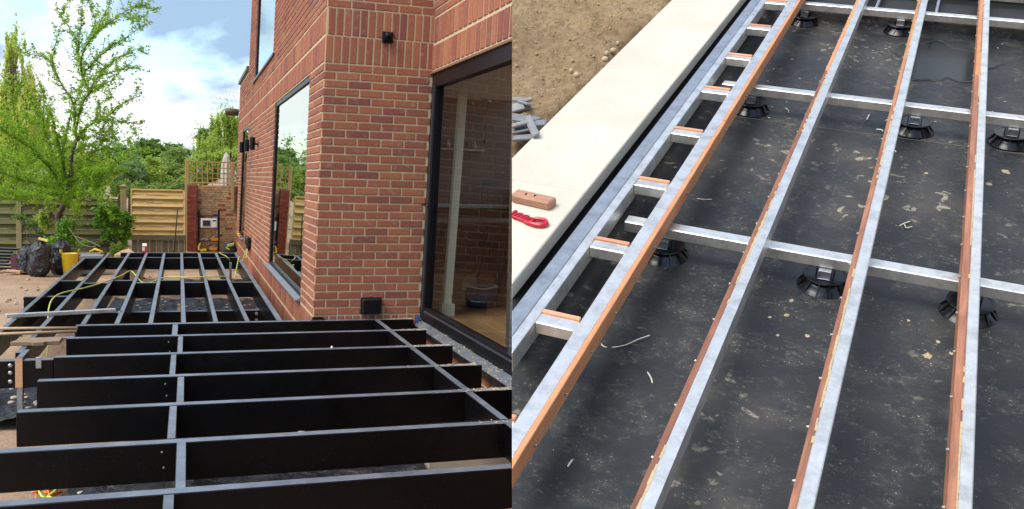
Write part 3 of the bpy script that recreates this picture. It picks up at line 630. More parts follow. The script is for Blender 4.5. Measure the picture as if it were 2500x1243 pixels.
# short beam with hangers at the left, cut end
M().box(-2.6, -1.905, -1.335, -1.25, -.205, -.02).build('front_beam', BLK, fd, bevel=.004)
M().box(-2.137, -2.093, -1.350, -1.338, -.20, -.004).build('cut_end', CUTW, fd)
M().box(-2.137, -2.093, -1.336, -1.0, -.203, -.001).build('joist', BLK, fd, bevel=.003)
for x_ in (-2.37, -1.995):
    M().box(x_-.018, x_+.018, -1.345, -1.337, -.075, .003).build('joist_hanger', GALVD, fd, bevel=.002)
for z_ in (-.05, -.10, -.16): M().lathe((-2.168, -1.336, z_), [(.014,0),(.014,.006),(.008,.012)], 8, (0,-1,0)).build('bolt', GALVD, fd)
for z_ in (-.07, -.14): M().lathe((-.33, 2.175, z_-.15), [(.02,0),(.014,.02)], 8, (0,-1,0)).build('bolt', GALVD, fd)
for x_, y_, z1 in ((-2.115, -1.29, -.205), (-1.62, .92, -.0), (-.42, 6.6, -.05)):
    M().box(x_-.018, x_+.018, y_-.03, y_+.03, GZ-.02, z1).build('steel_post', GALVD, fd, bevel=.003)
M().box(-2.03, -1.86, 6.84, 6.91, GZ, -.185).box(-.33, -.27, 2.3, 2.38, GZ, -.185).build('support_post', BLK, fd)
# ledge stub and scraps
o = M().box(-2.56, -2.24, 6.95, 7.25, -.03, .02).build('timber_offcut', wood('grey_timber', (0.20,0.19,0.17), (0.32,0.31,0.28)), bevel=.004); tag(o, 'grey board offcut on the far left end of the deck frame', 'board')

# things lying across the left joists
ch = M().bar((-2.505, .58, .022), (-1.66, .84, .022), .055, .032)
o = ch.build('steel_bar', GALV, bevel=.003); tag(o, 'galvanised steel bar lying across the left joists', 'steel bar')
for i, (a, b) in enumerate((((-2.62,-.10,.018), (-1.87,-.165,.018)), ((-2.62,-.42,.018), (-1.86,-.335,.018)))):
    tag(M().tube([a, b], .0125, 10).build('broom_pole', PINE, smooth=True), ('upper', 'lower')[i] + ' of two pale wooden poles beside the galvanised bar', 'pole')
o = M().prism([(-2.245,-.86),(-2.10,-.875),(-2.095,-.90),(-2.02,-.895),(-2.01,-.865),(-1.92,-.855),(-1.92,-.68),(-2.19,-.68)], 0.003, .032).build('short_plank', PLANKW, bevel=.003)
tag(o, 'short brown notched plank lying on the left joists below the poles', 'plank')
o = M().tube([(-2.55,.60,.06),(-2.60,.1,.01),(-2.57,-.3,-.08)], .006, 6).build('rusty_rod', simple('rust', (0.16,0.07,0.03), 0.8), smooth=True); tag(o, 'thin rusty rod hanging at the left end of the galvanised bar', 'rod')
o = M().box(-2.05,-1.86,-.55,-.50,-.0,.004).build('metal_strip', GALVD); tag(o, 'flat grey metal strip on the joists under the brown plank', 'strip')
tag(M().lathe((-.02, -1.33, .002), [(.012,0),(.012,.006),(.006,.018)], 8).build('loose_bolt', GALV), 'small bolt standing on the second joist top', 'bolt')

# yellow cable
YEL = simple('yellow_cable', (0.50,0.52,0.10), 0.5)
cbp = [(-.05,8.75,.0),(-.10,8.3,-.12),(-.22,7.6,-.06),(-.30,6.6,.02),(-.42,5.2,-.12),(-.50,4.3,-.06),(-.62,3.9,.012),(-1.0,3.75,.02),(-1.3,3.95,.0),(-1.52,3.55,-.03),(-1.72,4.6,.015),(-1.80,4.0,.02),(-1.93,3.3,.02),(-2.08,2.7,.02),(-2.28,2.15,.015),(-2.30,1.6,-.05),(-2.22,.9,-.25),(-2.2,.6,-.42)]
def smoothpts(P, k=5):
    P = [Vector(p) for p in P]; o = []
    for i in range(len(P)-1):
        p0, p1, p2, p3 = P[max(i-1,0)], P[i], P[i+1], P[min(i+2, len(P)-1)]
        for j in range(k):
            t = j/k; o.append(.5*((2*p1)+(-p0+p2)*t+(2*p0-5*p1+4*p2-p3)*t*t+(-p0+3*p1-3*p2+p3)*t**3))
    return o + [P[-1]]
c = M().tube(smoothpts(cbp), .0075, 6).build('extension_cable', YEL, smooth=True); tag(c, 'yellow cable running from the side wall socket across the far joists', 'cable')
c = M().tube(smoothpts([(-.06,8.80,.0),(-.14,8.6,-.2),(-.20,8.0,-.35),(-.30,7.3,-.25),(-.45,6.9,.0),(-.52,7.3,.02),(-.55,7.9,.01)]), .006, 6).build('extension_cable', YEL, smooth=True); tag(c, 'second thinner yellow cable drooping below the side wall socket', 'cable')
for i in range(2):
    P = [(-1.80+.16*random.random(), -2.75-.5*random.random(), GZ+.03+.05*random.random()) for _ in range(12)]
    tag(M().tube(smoothpts(P, 4), .006, 5).build('cable_scrap', simple('cable_c%d' % i, ((0.75,0.18,0.04), (0.55,0.6,0.08))[i], 0.5), smooth=True), ('tangle of orange cable', 'loop of yellow green cable')[i] + ' on the soil at the bottom left under the joists', 'cable')
RED = simple('red_plastic', (0.45,0.03,0.04), 0.5)
tag(M().prism([(-1.56,-2.75),(-1.36,-2.85),(-1.30,-2.78),(-1.40,-2.62),(-1.54,-2.60)], GZ+.03, GZ+.045).build('red_scrap', RED), 'flat red scrap on the soil beside the cable tangle', 'scrap')
tag(M().prism([(-2.33,-.30),(-2.27,-.36),(-2.24,-.22),(-2.29,-.12)], GZ+.06, GZ+.07).build('red_scrap', RED), 'small red scrap on the polythene near the galvanised post', 'scrap')
m = M()
for i in range(150):
    x, y = (random.uniform(-2.45,-1.95), random.uniform(-1.3,.5)) if i < 30 else (random.uniform(-1.9,-.2), random.uniform(2.7,5.0)) if i < 95 else (random.uniform(-1.6,-.1), random.uniform(-4.6,-1.6))
    s = random.uniform(.012,.032); m.lathe((x,y,GZ+.055), [(s*.3,0),(s,s*.3),(s*.8,s*.7),(s*.2,s*.9)], 6)
m.build('pebbles', simple('pebble', (0.42,0.35,0.26), 0.9), kind='stuff', smooth=True)

# dust on the near joist tops close to the door
m = M()
for i in range(900):
    j = random.randrange(0, 6); y = JY[j]+random.random()*.075; x = 0.93 - abs(random.gauss(0, .16)) - .02*j
    if x < .1: continue
    s = random.choice((.001,.0015,.002,.0035)); m.obox((x,y,.0012), (s,random.uniform(-s,s),0), (0,s*1.8,0), (0,0,.001))
m.build('sawdust_crumbs', simple('sawdust_b', (0.55,0.47,0.33), 0.9), kind='stuff')

# ------------------------------------------------------------------ refuse along the fence
def bag(cx, cy, rx, ry, h, seed, label):
    n, k = 56, 34; m = M()
    for i in range(k+1):
        t = i/k; z = h*t
        r = (1.0 - .10*t) * (math.sin(min(t*5+.55, 1.57))) if t < .8 else (1-.10*t) * max(.05, 1-((t-.8)/.2)**1.5*.75)
        for j in range(n):
            a = 2*math.pi*j/n; q = 1 + .16*mn.fractal(Vector((math.cos(a)*1.4+seed, math.sin(a)*1.4, t*2.2)), .8, 2.1, 4) + .13*(abs(mn.noise(Vector((math.cos(a)*2.4+seed, math.sin(a)*2.4, t*5))))-.15) + .07*(abs(mn.noise(Vector((math.cos(a)*6+seed, math.sin(a)*6, t*4)))))
            m.v.append((cx + rx*r*q*math.cos(a) + .06*h*t, cy + ry*r*q*math.sin(a), GZ + z + .05*h*mn.noise(Vector((math.cos(a)*2, math.sin(a)*2, seed+t)))))
    for i in range(k):
        for j in range(n): m.f.append((i*n+j, i*n+(j+1)%n, (i+1)*n+(j+1)%n, (i+1)*n+j))
    m.f.append(tuple(range(k*n, k*n+n)))
    o = m.build('bin_bag', BAG, smooth=True); return tag(o, label, 'bin bag', 'full black bin bags by the fence')
bag(-3.58, 9.1, .15, .2, .48, 1, 'leftmost slumped black bin bag leaning on the tall one')
bag(-3.34, 8.65, .17, .2, .57, 5, 'tall black bin bag with a yellow scrap on top, middle of the three')
bag(-3.08, 9.1, .155, .2, .57, 9, 'black bin bag with an open flapping top beside the yellow tub')
tag(M().obox((-3.26, 8.62, GZ+.60), (.07,0,-.02), (0,.05,.01), (0,0,.008)).build('yellow_scrap', simple('yellow_scrap_mat', (0.65,0.55,0.12), 0.6), bevel=.004), 'yellow scrap lying on top of the middle bin bag', 'scrap')
TUBY = simple('yellow_tub_plastic', (0.75,0.52,0.02), 0.4)
t = thing('tub', 'yellow plastic tub with handles, standing right of the bin bags', 'tub', (-2.88, 8.75, GZ))
M(lambda p: (p[0], -8.75 + p[1] + 8.75, p[2])).lathe((-2.88,8.75,GZ), [(.09,0),(.10,.02),(.135,.36),(.142,.37),(.13,.365),(.09,.03)], 24).build('bucket', TUBY, t, smooth=True)
for s_ in (-1, 1): M().tube([(-2.88+s_*.13, 8.69, GZ+.36), (-2.88+s_*.14, 8.68, GZ+.42), (-2.88+s_*.135, 8.80, GZ+.42), (-2.88+s_*.13, 8.82, GZ+.36)], .014, 7).build('handle', TUBY, t, smooth=True)
tag(M().box(-2.78,-2.45,8.9,9.25,GZ,GZ+.33).box(-2.80,-2.43,8.88,9.27,GZ+.33,GZ+.345).build('grey_crate', simple('grey_crate_mat', (0.20,0.19,0.18), 0.7), bevel=.006), 'grey box standing between the yellow tub and the deck frame', 'box')
tag(M().tube([(-2.60,9.05,GZ+.37),(-2.52,9.0,GZ+.42),(-2.42,9.0,GZ+.38),(-2.40,9.03,GZ+.36)], .02, 8).build('carry_strap', TUBY, smooth=True), 'yellow plastic handle resting on the grey box', 'handle')
for i in range(7):
    y_ = 9.6 + .12*i; z_ = GZ + .05 + .045*i
    tag(M().bar((-5.2, y_+.2, z_+.02), (-3.85-.05*(i%3), y_-.1, z_), .10, .035).build('black_timber', BLK, bevel=.003), 'length of black timber, %s of the pile at the left foot of the fence' % ('bottom one', 'second up', 'third up', 'fourth up', 'fifth up', 'sixth up', 'topmost one')[i], 'timber', 'black timbers piled by the fence')
for i in range(6):
    tag(M().bar((-4.0+.08*i, 8.9+.1*(i%2), GZ+.03+.02*(i%3)), (-3.75+.06*i, 9.1-.12*(i%3), GZ+.05), .05, .04).build('firewood_piece', CUTW, bevel=.006), 'pale cut wood piece in the little heap left of the bin bags, %s' % ('far left', 'second from left', 'third from left', 'third from right', 'second from right', 'far right')[i], 'wood piece', 'cut wood heap')
tag(M().prism([(-3.85,9.35),(-3.66,9.35),(-3.66,9.39),(-3.85,9.39)], GZ, GZ+.28).build('maroon_board', simple('maroon', (0.14,0.04,0.06), 0.6)), 'maroon board standing behind the wood heap', 'board')
# paper sack and carton at the far deck end
tag(M().add([(-2.13,8.0,GZ),(-1.74,8.0,GZ),(-1.76,8.3,GZ),(-2.08,8.3,GZ),(-2.16,8.02,-.03),(-1.78,8.0,-.04),(-1.95,8.1,.07),(-2.06,8.25,.0)], [(0,1,5,4),(1,2,6,5),(2,3,7,6),(3,0,4,7),(4,5,6,7)]).build('paper_sack', simple('kraft_paper', (0.45,0.30,0.17), 0.85), bevel=.02), 'brown paper sack leaning behind the far end of the deck', 'sack')
t = thing('carton', 'small red and white carton standing on the far rim of the deck', 'carton', (-1.69, 7.88, 0))
M().box(-1.73,-1.66,7.86,7.92,.002,.105).build('box_body', simple('carton_red', (0.60,0.03,0.03), 0.5), t); M().add([(-1.73,7.86,.106),(-1.66,7.86,.106),(-1.66,7.92,.106),(-1.73,7.92,.106),(-1.725,7.89,.15),(-1.66,7.89,.15)], [(0,1,5,4),(2,3,4,5),(0,4,3),(1,2,5),(0,3,2,1)]).build('gable_top', simple('carton_white', (0.7,0.68,0.62), 0.5), t)
M().box(-1.728,-1.690,7.853,7.859,.03,.09).build('white_panel', bpy.data.materials['carton_white'], t)

# ------------------------------------------------------------------ fences, garden wall, shelf
FY = lambda x: 11.75 + 0.0*x
fz0, pitch = GZ-.02, .118
def fence(x0, x1, y, z0, z1, n, mat, ft, post_mat, label):
    t = thing('fence', label, 'fence', ((x0+x1)/2, y, z0)); h = (z1-z0)/n
    npan = max(1, round((x1-x0)/1.75)); W = (x1-x0)/npan
    for p in range(npan):
        a = x0+p*W; b = a+W
        for i in range(n):
            z = z0+i*h; m = M(); ks = 9
            for k in range(ks):
                u0, u1 = a+.03+(W-.06)*k/ks, a+.03+(W-.06)*(k+1)/ks; d0 = .004*math.sin(math.pi*k/ks*3+i*math.pi); d1 = .004*math.sin(math.pi*(k+1)/ks*3+i*math.pi)
                w0, w1 = .002*random.uniform(-1,1), 0
                q_ = -.014 if i % 2 else .012; d0 += q_; d1 += q_; zt = z + h*(1.0 if i % 2 else 1.02); m.add([(u0,y-.030+d0,z+.005+w0),(u1,y-.030+d1,z+.005+w0),(u1,y+.010+d1,zt),(u0,y+.010+d0,zt),(u0,y-.010+d0,z+.005+w0),(u1,y-.010+d1,z+.005+w0),(u1,y+.024+d1,zt),(u0,y+.024+d0,zt)],
                      [(0,1,2,3),(7,6,5,4),(0,4,5,1),(3,2,6,7)])
            m.build('slat', mat, t)
        M().box(a+.005,a+.035,y-.03,y+.03,z0,z1+.03).box(b-.035,b-.005,y-.03,y+.03,z0,z1+.03).box(a+.036,b-.036,y-.03,y+.03,z1+.006,z1+.036).box(a+.036,b-.036,y-.028,y+.028,z0-.03,z0).build('panel_frame', ft, t, bevel=.003)
        for q in (1/3, 2/3): M().box(a+W*q-.01, a+W*q+.01, y+.027, y+.045, z0, z1).build('batten', ft, t)
    return t
f1 = fence(-7.6, -2.30, 11.75, GZ+.02, .72, 12, GFENCE, GFENCE, GPOST, 'old green brown fence of overlapping horizontal slats behind the tree')
for x_ in (-5.85, -4.08): M().box(x_-.045, x_+.045, 11.70, 11.80, GZ-.1, .80).build('post', GPOST, f1, bevel=.004)
f2 = fence(-2.205, -1.10, 13.6, -.04, .90, 11, YFENCE, YFENCE, YFENCE, 'newer golden yellow fence panel of overlapping slats left of the brick pier')
f3 = thing('gravel_board_fence', 'weathered low fence of upright boards under the golden yellow panel', 'fence', (-1.7, 13.6, GZ))
M().box(-2.21,-1.07,13.57,13.60,-.165,-.055).build('top_rail', DBOARD, f3, bevel=.004)
x_ = -2.18
while x_ < -1.10:
    wd = random.uniform(.105,.135); M().box(x_, min(x_+wd-.006, -1.07), 13.605+random.uniform(0,.008), 13.63, GZ-.02, -.17).build('board', DBOARD, f3, bevel=.003); x_ += wd
t = thing('fence_post', 'thick olive fence post with a square cap between the two fences', 'post', (-2.22, 13.0, GZ))
M().box(-2.33,-2.22,12.4,12.5,GZ-.05,.98).build('shaft', GPOST, t, bevel=.005); M().box(-2.355,-2.195,12.375,12.525,.982,1.01).add([(-2.34,12.39,1.011),(-2.21,12.39,1.011),(-2.21,12.51,1.011),(-2.34,12.51,1.011),(-2.275,12.45,1.045)], [(0,1,4),(1,2,4),(2,3,4),(3,0,4)]).build('cap', GPOST, t, bevel=.003)
# brick pier and wall
gw = thing('garden_wall', 'old yellow brown brick wall with a red brick pier below the trellis', 'wall', (-.5, 14.4, GZ))
M().box(-1.05,-.845,14.215,14.45,GZ-.05,1.055).box(-.845,.20,14.312,14.5,GZ-.05,1.03).build('mortar_body', MORT2, gw)
def oldbrick(x0,x1,z0,z1,y,mat,parent):
    j = lambda: random.uniform(-.004,.004); d = random.uniform(-.003,.006)
    P = [(x0+j(),y-.006-d,z0+j()),(x1+j(),y-.006-d,z0+j()),(x1+j(),y-.006-d,z1+j()),(x0+j(),y-.006-d,z1+j())]
    Q = [(a,y+.02,c) for a,_,c in P]; M().add(P+Q, [(0,1,2,3),(0,4,5,1),(1,5,6,2),(2,6,7,3),(3,7,4,0)]).build('brick', mat, parent)
r = 0; z = GZ
while z < 1.0:
    x = -.845 - (.08 if r % 2 else 0) + random.uniform(0,.02)
    while x < .02:
        L = random.choice((.15,.155,.16,.085)); a, b = max(x, -.842)+.004, min(x+L, .02)-.004
        if b-a > .03: oldbrick(a, b, z+.004, z+.0535-.004, 14.312, OLDB if random.random() > .06 else REDB, gw)
        x += L
    z += .0535; r += 1
r = 0; z = GZ
while z < 1.03:
    s_ = -1.05 + (.075 if r % 2 else .135)
    for a, b in ((-1.05, s_), (s_, -.845)): oldbrick(a+.003, b-.003, z+.003, z+.053-.003, 14.215, REDB, gw)
    z += .053; r += 1
tr = thing('trellis', 'square lattice trellis panel on the garden wall between two posts', 'trellis', (-.5, 14.3, 1.05))
M().box(-1.10,-1.02,14.45,14.53,GZ,1.60).build('post', TREL, tr, bevel=.004); M().box(-.10,-.03,14.21,14.28,.50,1.585).build('post', TREL, tr, bevel=.004)
M().box(-1.06,.10,14.38,14.42,1.56,1.592).build('rail', TREL, tr); M().box(-1.02,.10,14.38,14.42,1.085,1.11).build('rail', TREL, tr)
for i in range(9): M().box(-.965+.114*i,-.945+.114*i,14.385,14.40,1.112,1.558).build('lath', TREL, tr)
for i in range(3): M().box(-1.015,.09,14.40,14.412,1.19+.118*i,1.21+.118*i).build('lath', TREL, tr)
for z_ in (.46, .66): M().box(-1.10,-1.05,14.19,14.205,z_,z_+.022).build('bracket', GALVD, tr)
t = thing('parasol', 'closed cream and grey garden parasol standing behind the trellis', 'parasol', (-.15, 15.2, GZ))
CRM = simple('parasol_cloth', (0.52,0.49,0.40), 0.9, var=.25, scale=14); m = M(); o0 = 0
for i, (r_, z_) in enumerate([(.125,1.0),(.125,1.10),(.12,1.35),(.10,1.55),(.065,1.72),(.03,1.80),(.008,1.83)]):
    for k in range(20): q = r_*(1+.16*(k%2)); m.v.append((-.17+q*math.cos(k*.314), 15.2+q*math.sin(k*.314), z_))
for i in range(6):
    for k in range(20): m.f.append((i*20+k, i*20+(k+1)%20, (i+1)*20+(k+1)%20, (i+1)*20+k))
m.build('canopy', CRM, t); M().tube([(-.17,15.2,GZ),(-.17,15.2,1.05)], .02, 8).build('pole', GALVD, t); M().tube([(-.09,15.3,1.3),(-.075,15.3,1.83)], .018, 8).build('crank_pole', BLKM, t)
# shelf unit with contents
sh = thing('shelf_unit', 'dark metal shelf unit standing in front of the old brick wall', 'shelf', (-.6, 13.8, GZ))
SX0, SX1, SY0, SY1 = -.82, -.36, 13.75, 14.0
for x_ in (SX0, SX1-.035):
    for y_ in (SY0, SY1-.03): M().box(x_, x_+.035, y_, y_+.03, GZ, .50).build('upright', BLKM, sh, bevel=.002)
for z_ in (.355, .085, -.205, -.42): M().box(SX0+.036, SX1-.036, SY0+.005, SY1-.005, z_, z_+.018).build('shelf_board', BLKM, sh)
mw = thing('microwave', 'white microwave oven on the dark shelf unit', 'microwave', (-.6, 13.8, .104))
WH = simple('white_enamel', (0.72,0.72,0.70), 0.35, var=.03)
M().box(-.76,-.42,13.72,13.98,.104,.31).build('housing', WH, mw, bevel=.008); M().box(-.735,-.55,13.712,13.7195,.13,.285).build('door', simple('mw_door', (0.60,0.60,0.58), 0.3), mw, bevel=.002)
M().box(-.72,-.565,13.706,13.7115,.145,.27).build('window', simple('mw_window', (0.04,0.035,0.035), 0.15), mw); M().box(-.51,-.44,13.713,13.7195,.255,.28).build('display', simple('mw_display', (0.02,0.03,0.06), 0.2), mw)
M().box(-.51,-.44,13.713,13.7195,.13,.15).build('button', WH, mw)
ORP = simple('orange_bin_plastic', (0.80,0.33,0.02), 0.45)
def bin_(x, z, label):
    t = thing('storage_bin', label, 'bin', (x, 13.8, z), 'orange picking bins')
    M().add([(x-.07,13.74,z),(x+.07,13.74,z),(x+.07,13.92,z),(x-.07,13.92,z),(x-.085,13.72,z+.07),(x+.085,13.72,z+.07),(x+.085,13.94,z+.13),(x-.085,13.94,z+.13)], [(0,3,2,1),(0,1,5,4),(1,2,6,5),(2,3,7,6),(3,0,4,7)]).build('tray', ORP, t)
    M().bar((x-.05,13.8,z+.04),(x+.04,13.86,z+.15),.05,.03).bar((x,13.84,z+.03),(x+.06,13.86,z+.13),.03,.04).build('contents', simple('bin_contents', (0.42,0.38,0.36), 0.5), t)
bin_(-.47, -.186, 'orange bin on the middle shelf of the shelf unit'); bin_(-.50, -.401, 'orange bin on the lowest shelf of the shelf unit')
tag(M().bar((-.80,13.82,-.17),(-.60,13.80,-.16),.07,.035).tube([(-.78,13.8,-.18),(-.7,13.76,-.14),(-.62,13.8,-.17)],.012,6).build('tool_packets', simple('packet_grey', (0.30,0.27,0.28), 0.4)), 'grey packets lying on the middle shelf left of the orange bin', 'packets')
tag(M().bar((-.77,13.78,-.40),(-.64,13.78,-.38),.06,.05).tube([(-.80,13.75,-.40),(-.80,13.75,-.30),(-.77,13.75,-.24)],.022,8).build('yellow_tool', TUBY), 'yellow and black tool on the lowest shelf', 'tool')
tag(M().box(-.50,-.38,13.80,13.90,.374,.41).build('blue_box', simple('blue_box_mat', (0.03,0.05,0.12), 0.6), bevel=.006), 'small dark blue box on the top shelf', 'box')
t = thing('lime_tool_bag', 'lime green and black tool heap on the ground right of the shelf unit', 'tool bag', (-.2, 13.4, GZ))
M().lathe((-.15,13.5,GZ), [(.12,0),(.15,.08),(.13,.20),(.06,.28)], 10).build('bag_body', simple('dark_cloth', (0.03,0.03,0.03), 0.8), t); M().obox((-.14,13.36,GZ+.20), (.07,0,.02),(0,.02,0),(0,0,.03)).obox((-.20,13.36,GZ+.12), (.04,0,-.02),(0,.02,0),(0,0,.02)).build('flap', simple('lime', (0.35,0.50,0.05), 0.6), t, bevel=.006)
tag(M().tube([(-1.24,13.0,.56),(-1.30,13.3,-.2),(-1.325,13.35,GZ)], .014, 8).build('dark_pole', simple('dark_pole_mat', (0.05,0.04,0.03), 0.7), smooth=True), 'dark thin pole leaning against the golden yellow fence panel', 'pole')
# ------------------------------------------------------------------ vegetation
def leaves_mesh(name, C, size, mat, parent=None, up=0.3, kind=None, aspect=0.45, droop=None, org=None):
    """C: (n,3) centres ; one bent leaf (2 quads folded = 4 verts rhomb) each"""
    C = np.asarray(C, float); n = len(C)
    d = RNG.normal(size=(n,3)); d[:,2] *= .6
    if droop is not None: d += droop
    d /= np.linalg.norm(d, axis=1)[:,None]
    r = RNG.normal(size=(n,3)); r[:,2] += up; s = np.cross(d, r); s /= np.linalg.norm(s, axis=1)[:,None]
    L = size*RNG.uniform(.6,1.3,n)[:,None]; nn = np.cross(d, s)
    P = np.stack([C - d*L*.5, C + s*L*aspect*.5 + nn*L*.08, C + d*L*.5, C - s*L*aspect*.5 + nn*L*.08], 1).reshape(-1,3)
    c = P.mean(0) if org is None else np.array(org)
    me = bpy.data.meshes.new(name); me.vertices.add(4*n); me.vertices.foreach_set('co', (P-c).astype(np.float32).ravel())
    me.loops.add(4*n); me.loops.foreach_set('vertex_index', np.arange(4*n, dtype=np.int32)); me.polygons.add(n)
    me.polygons.foreach_set('loop_start', np.arange(0,4*n,4,dtype=np.int32)); me.polygons.foreach_set('loop_total', np.full(n,4,dtype=np.int32))
    me.update(calc_edges=True); me.materials.append(mat)
    return link(name, me, c, parent, kind=kind)

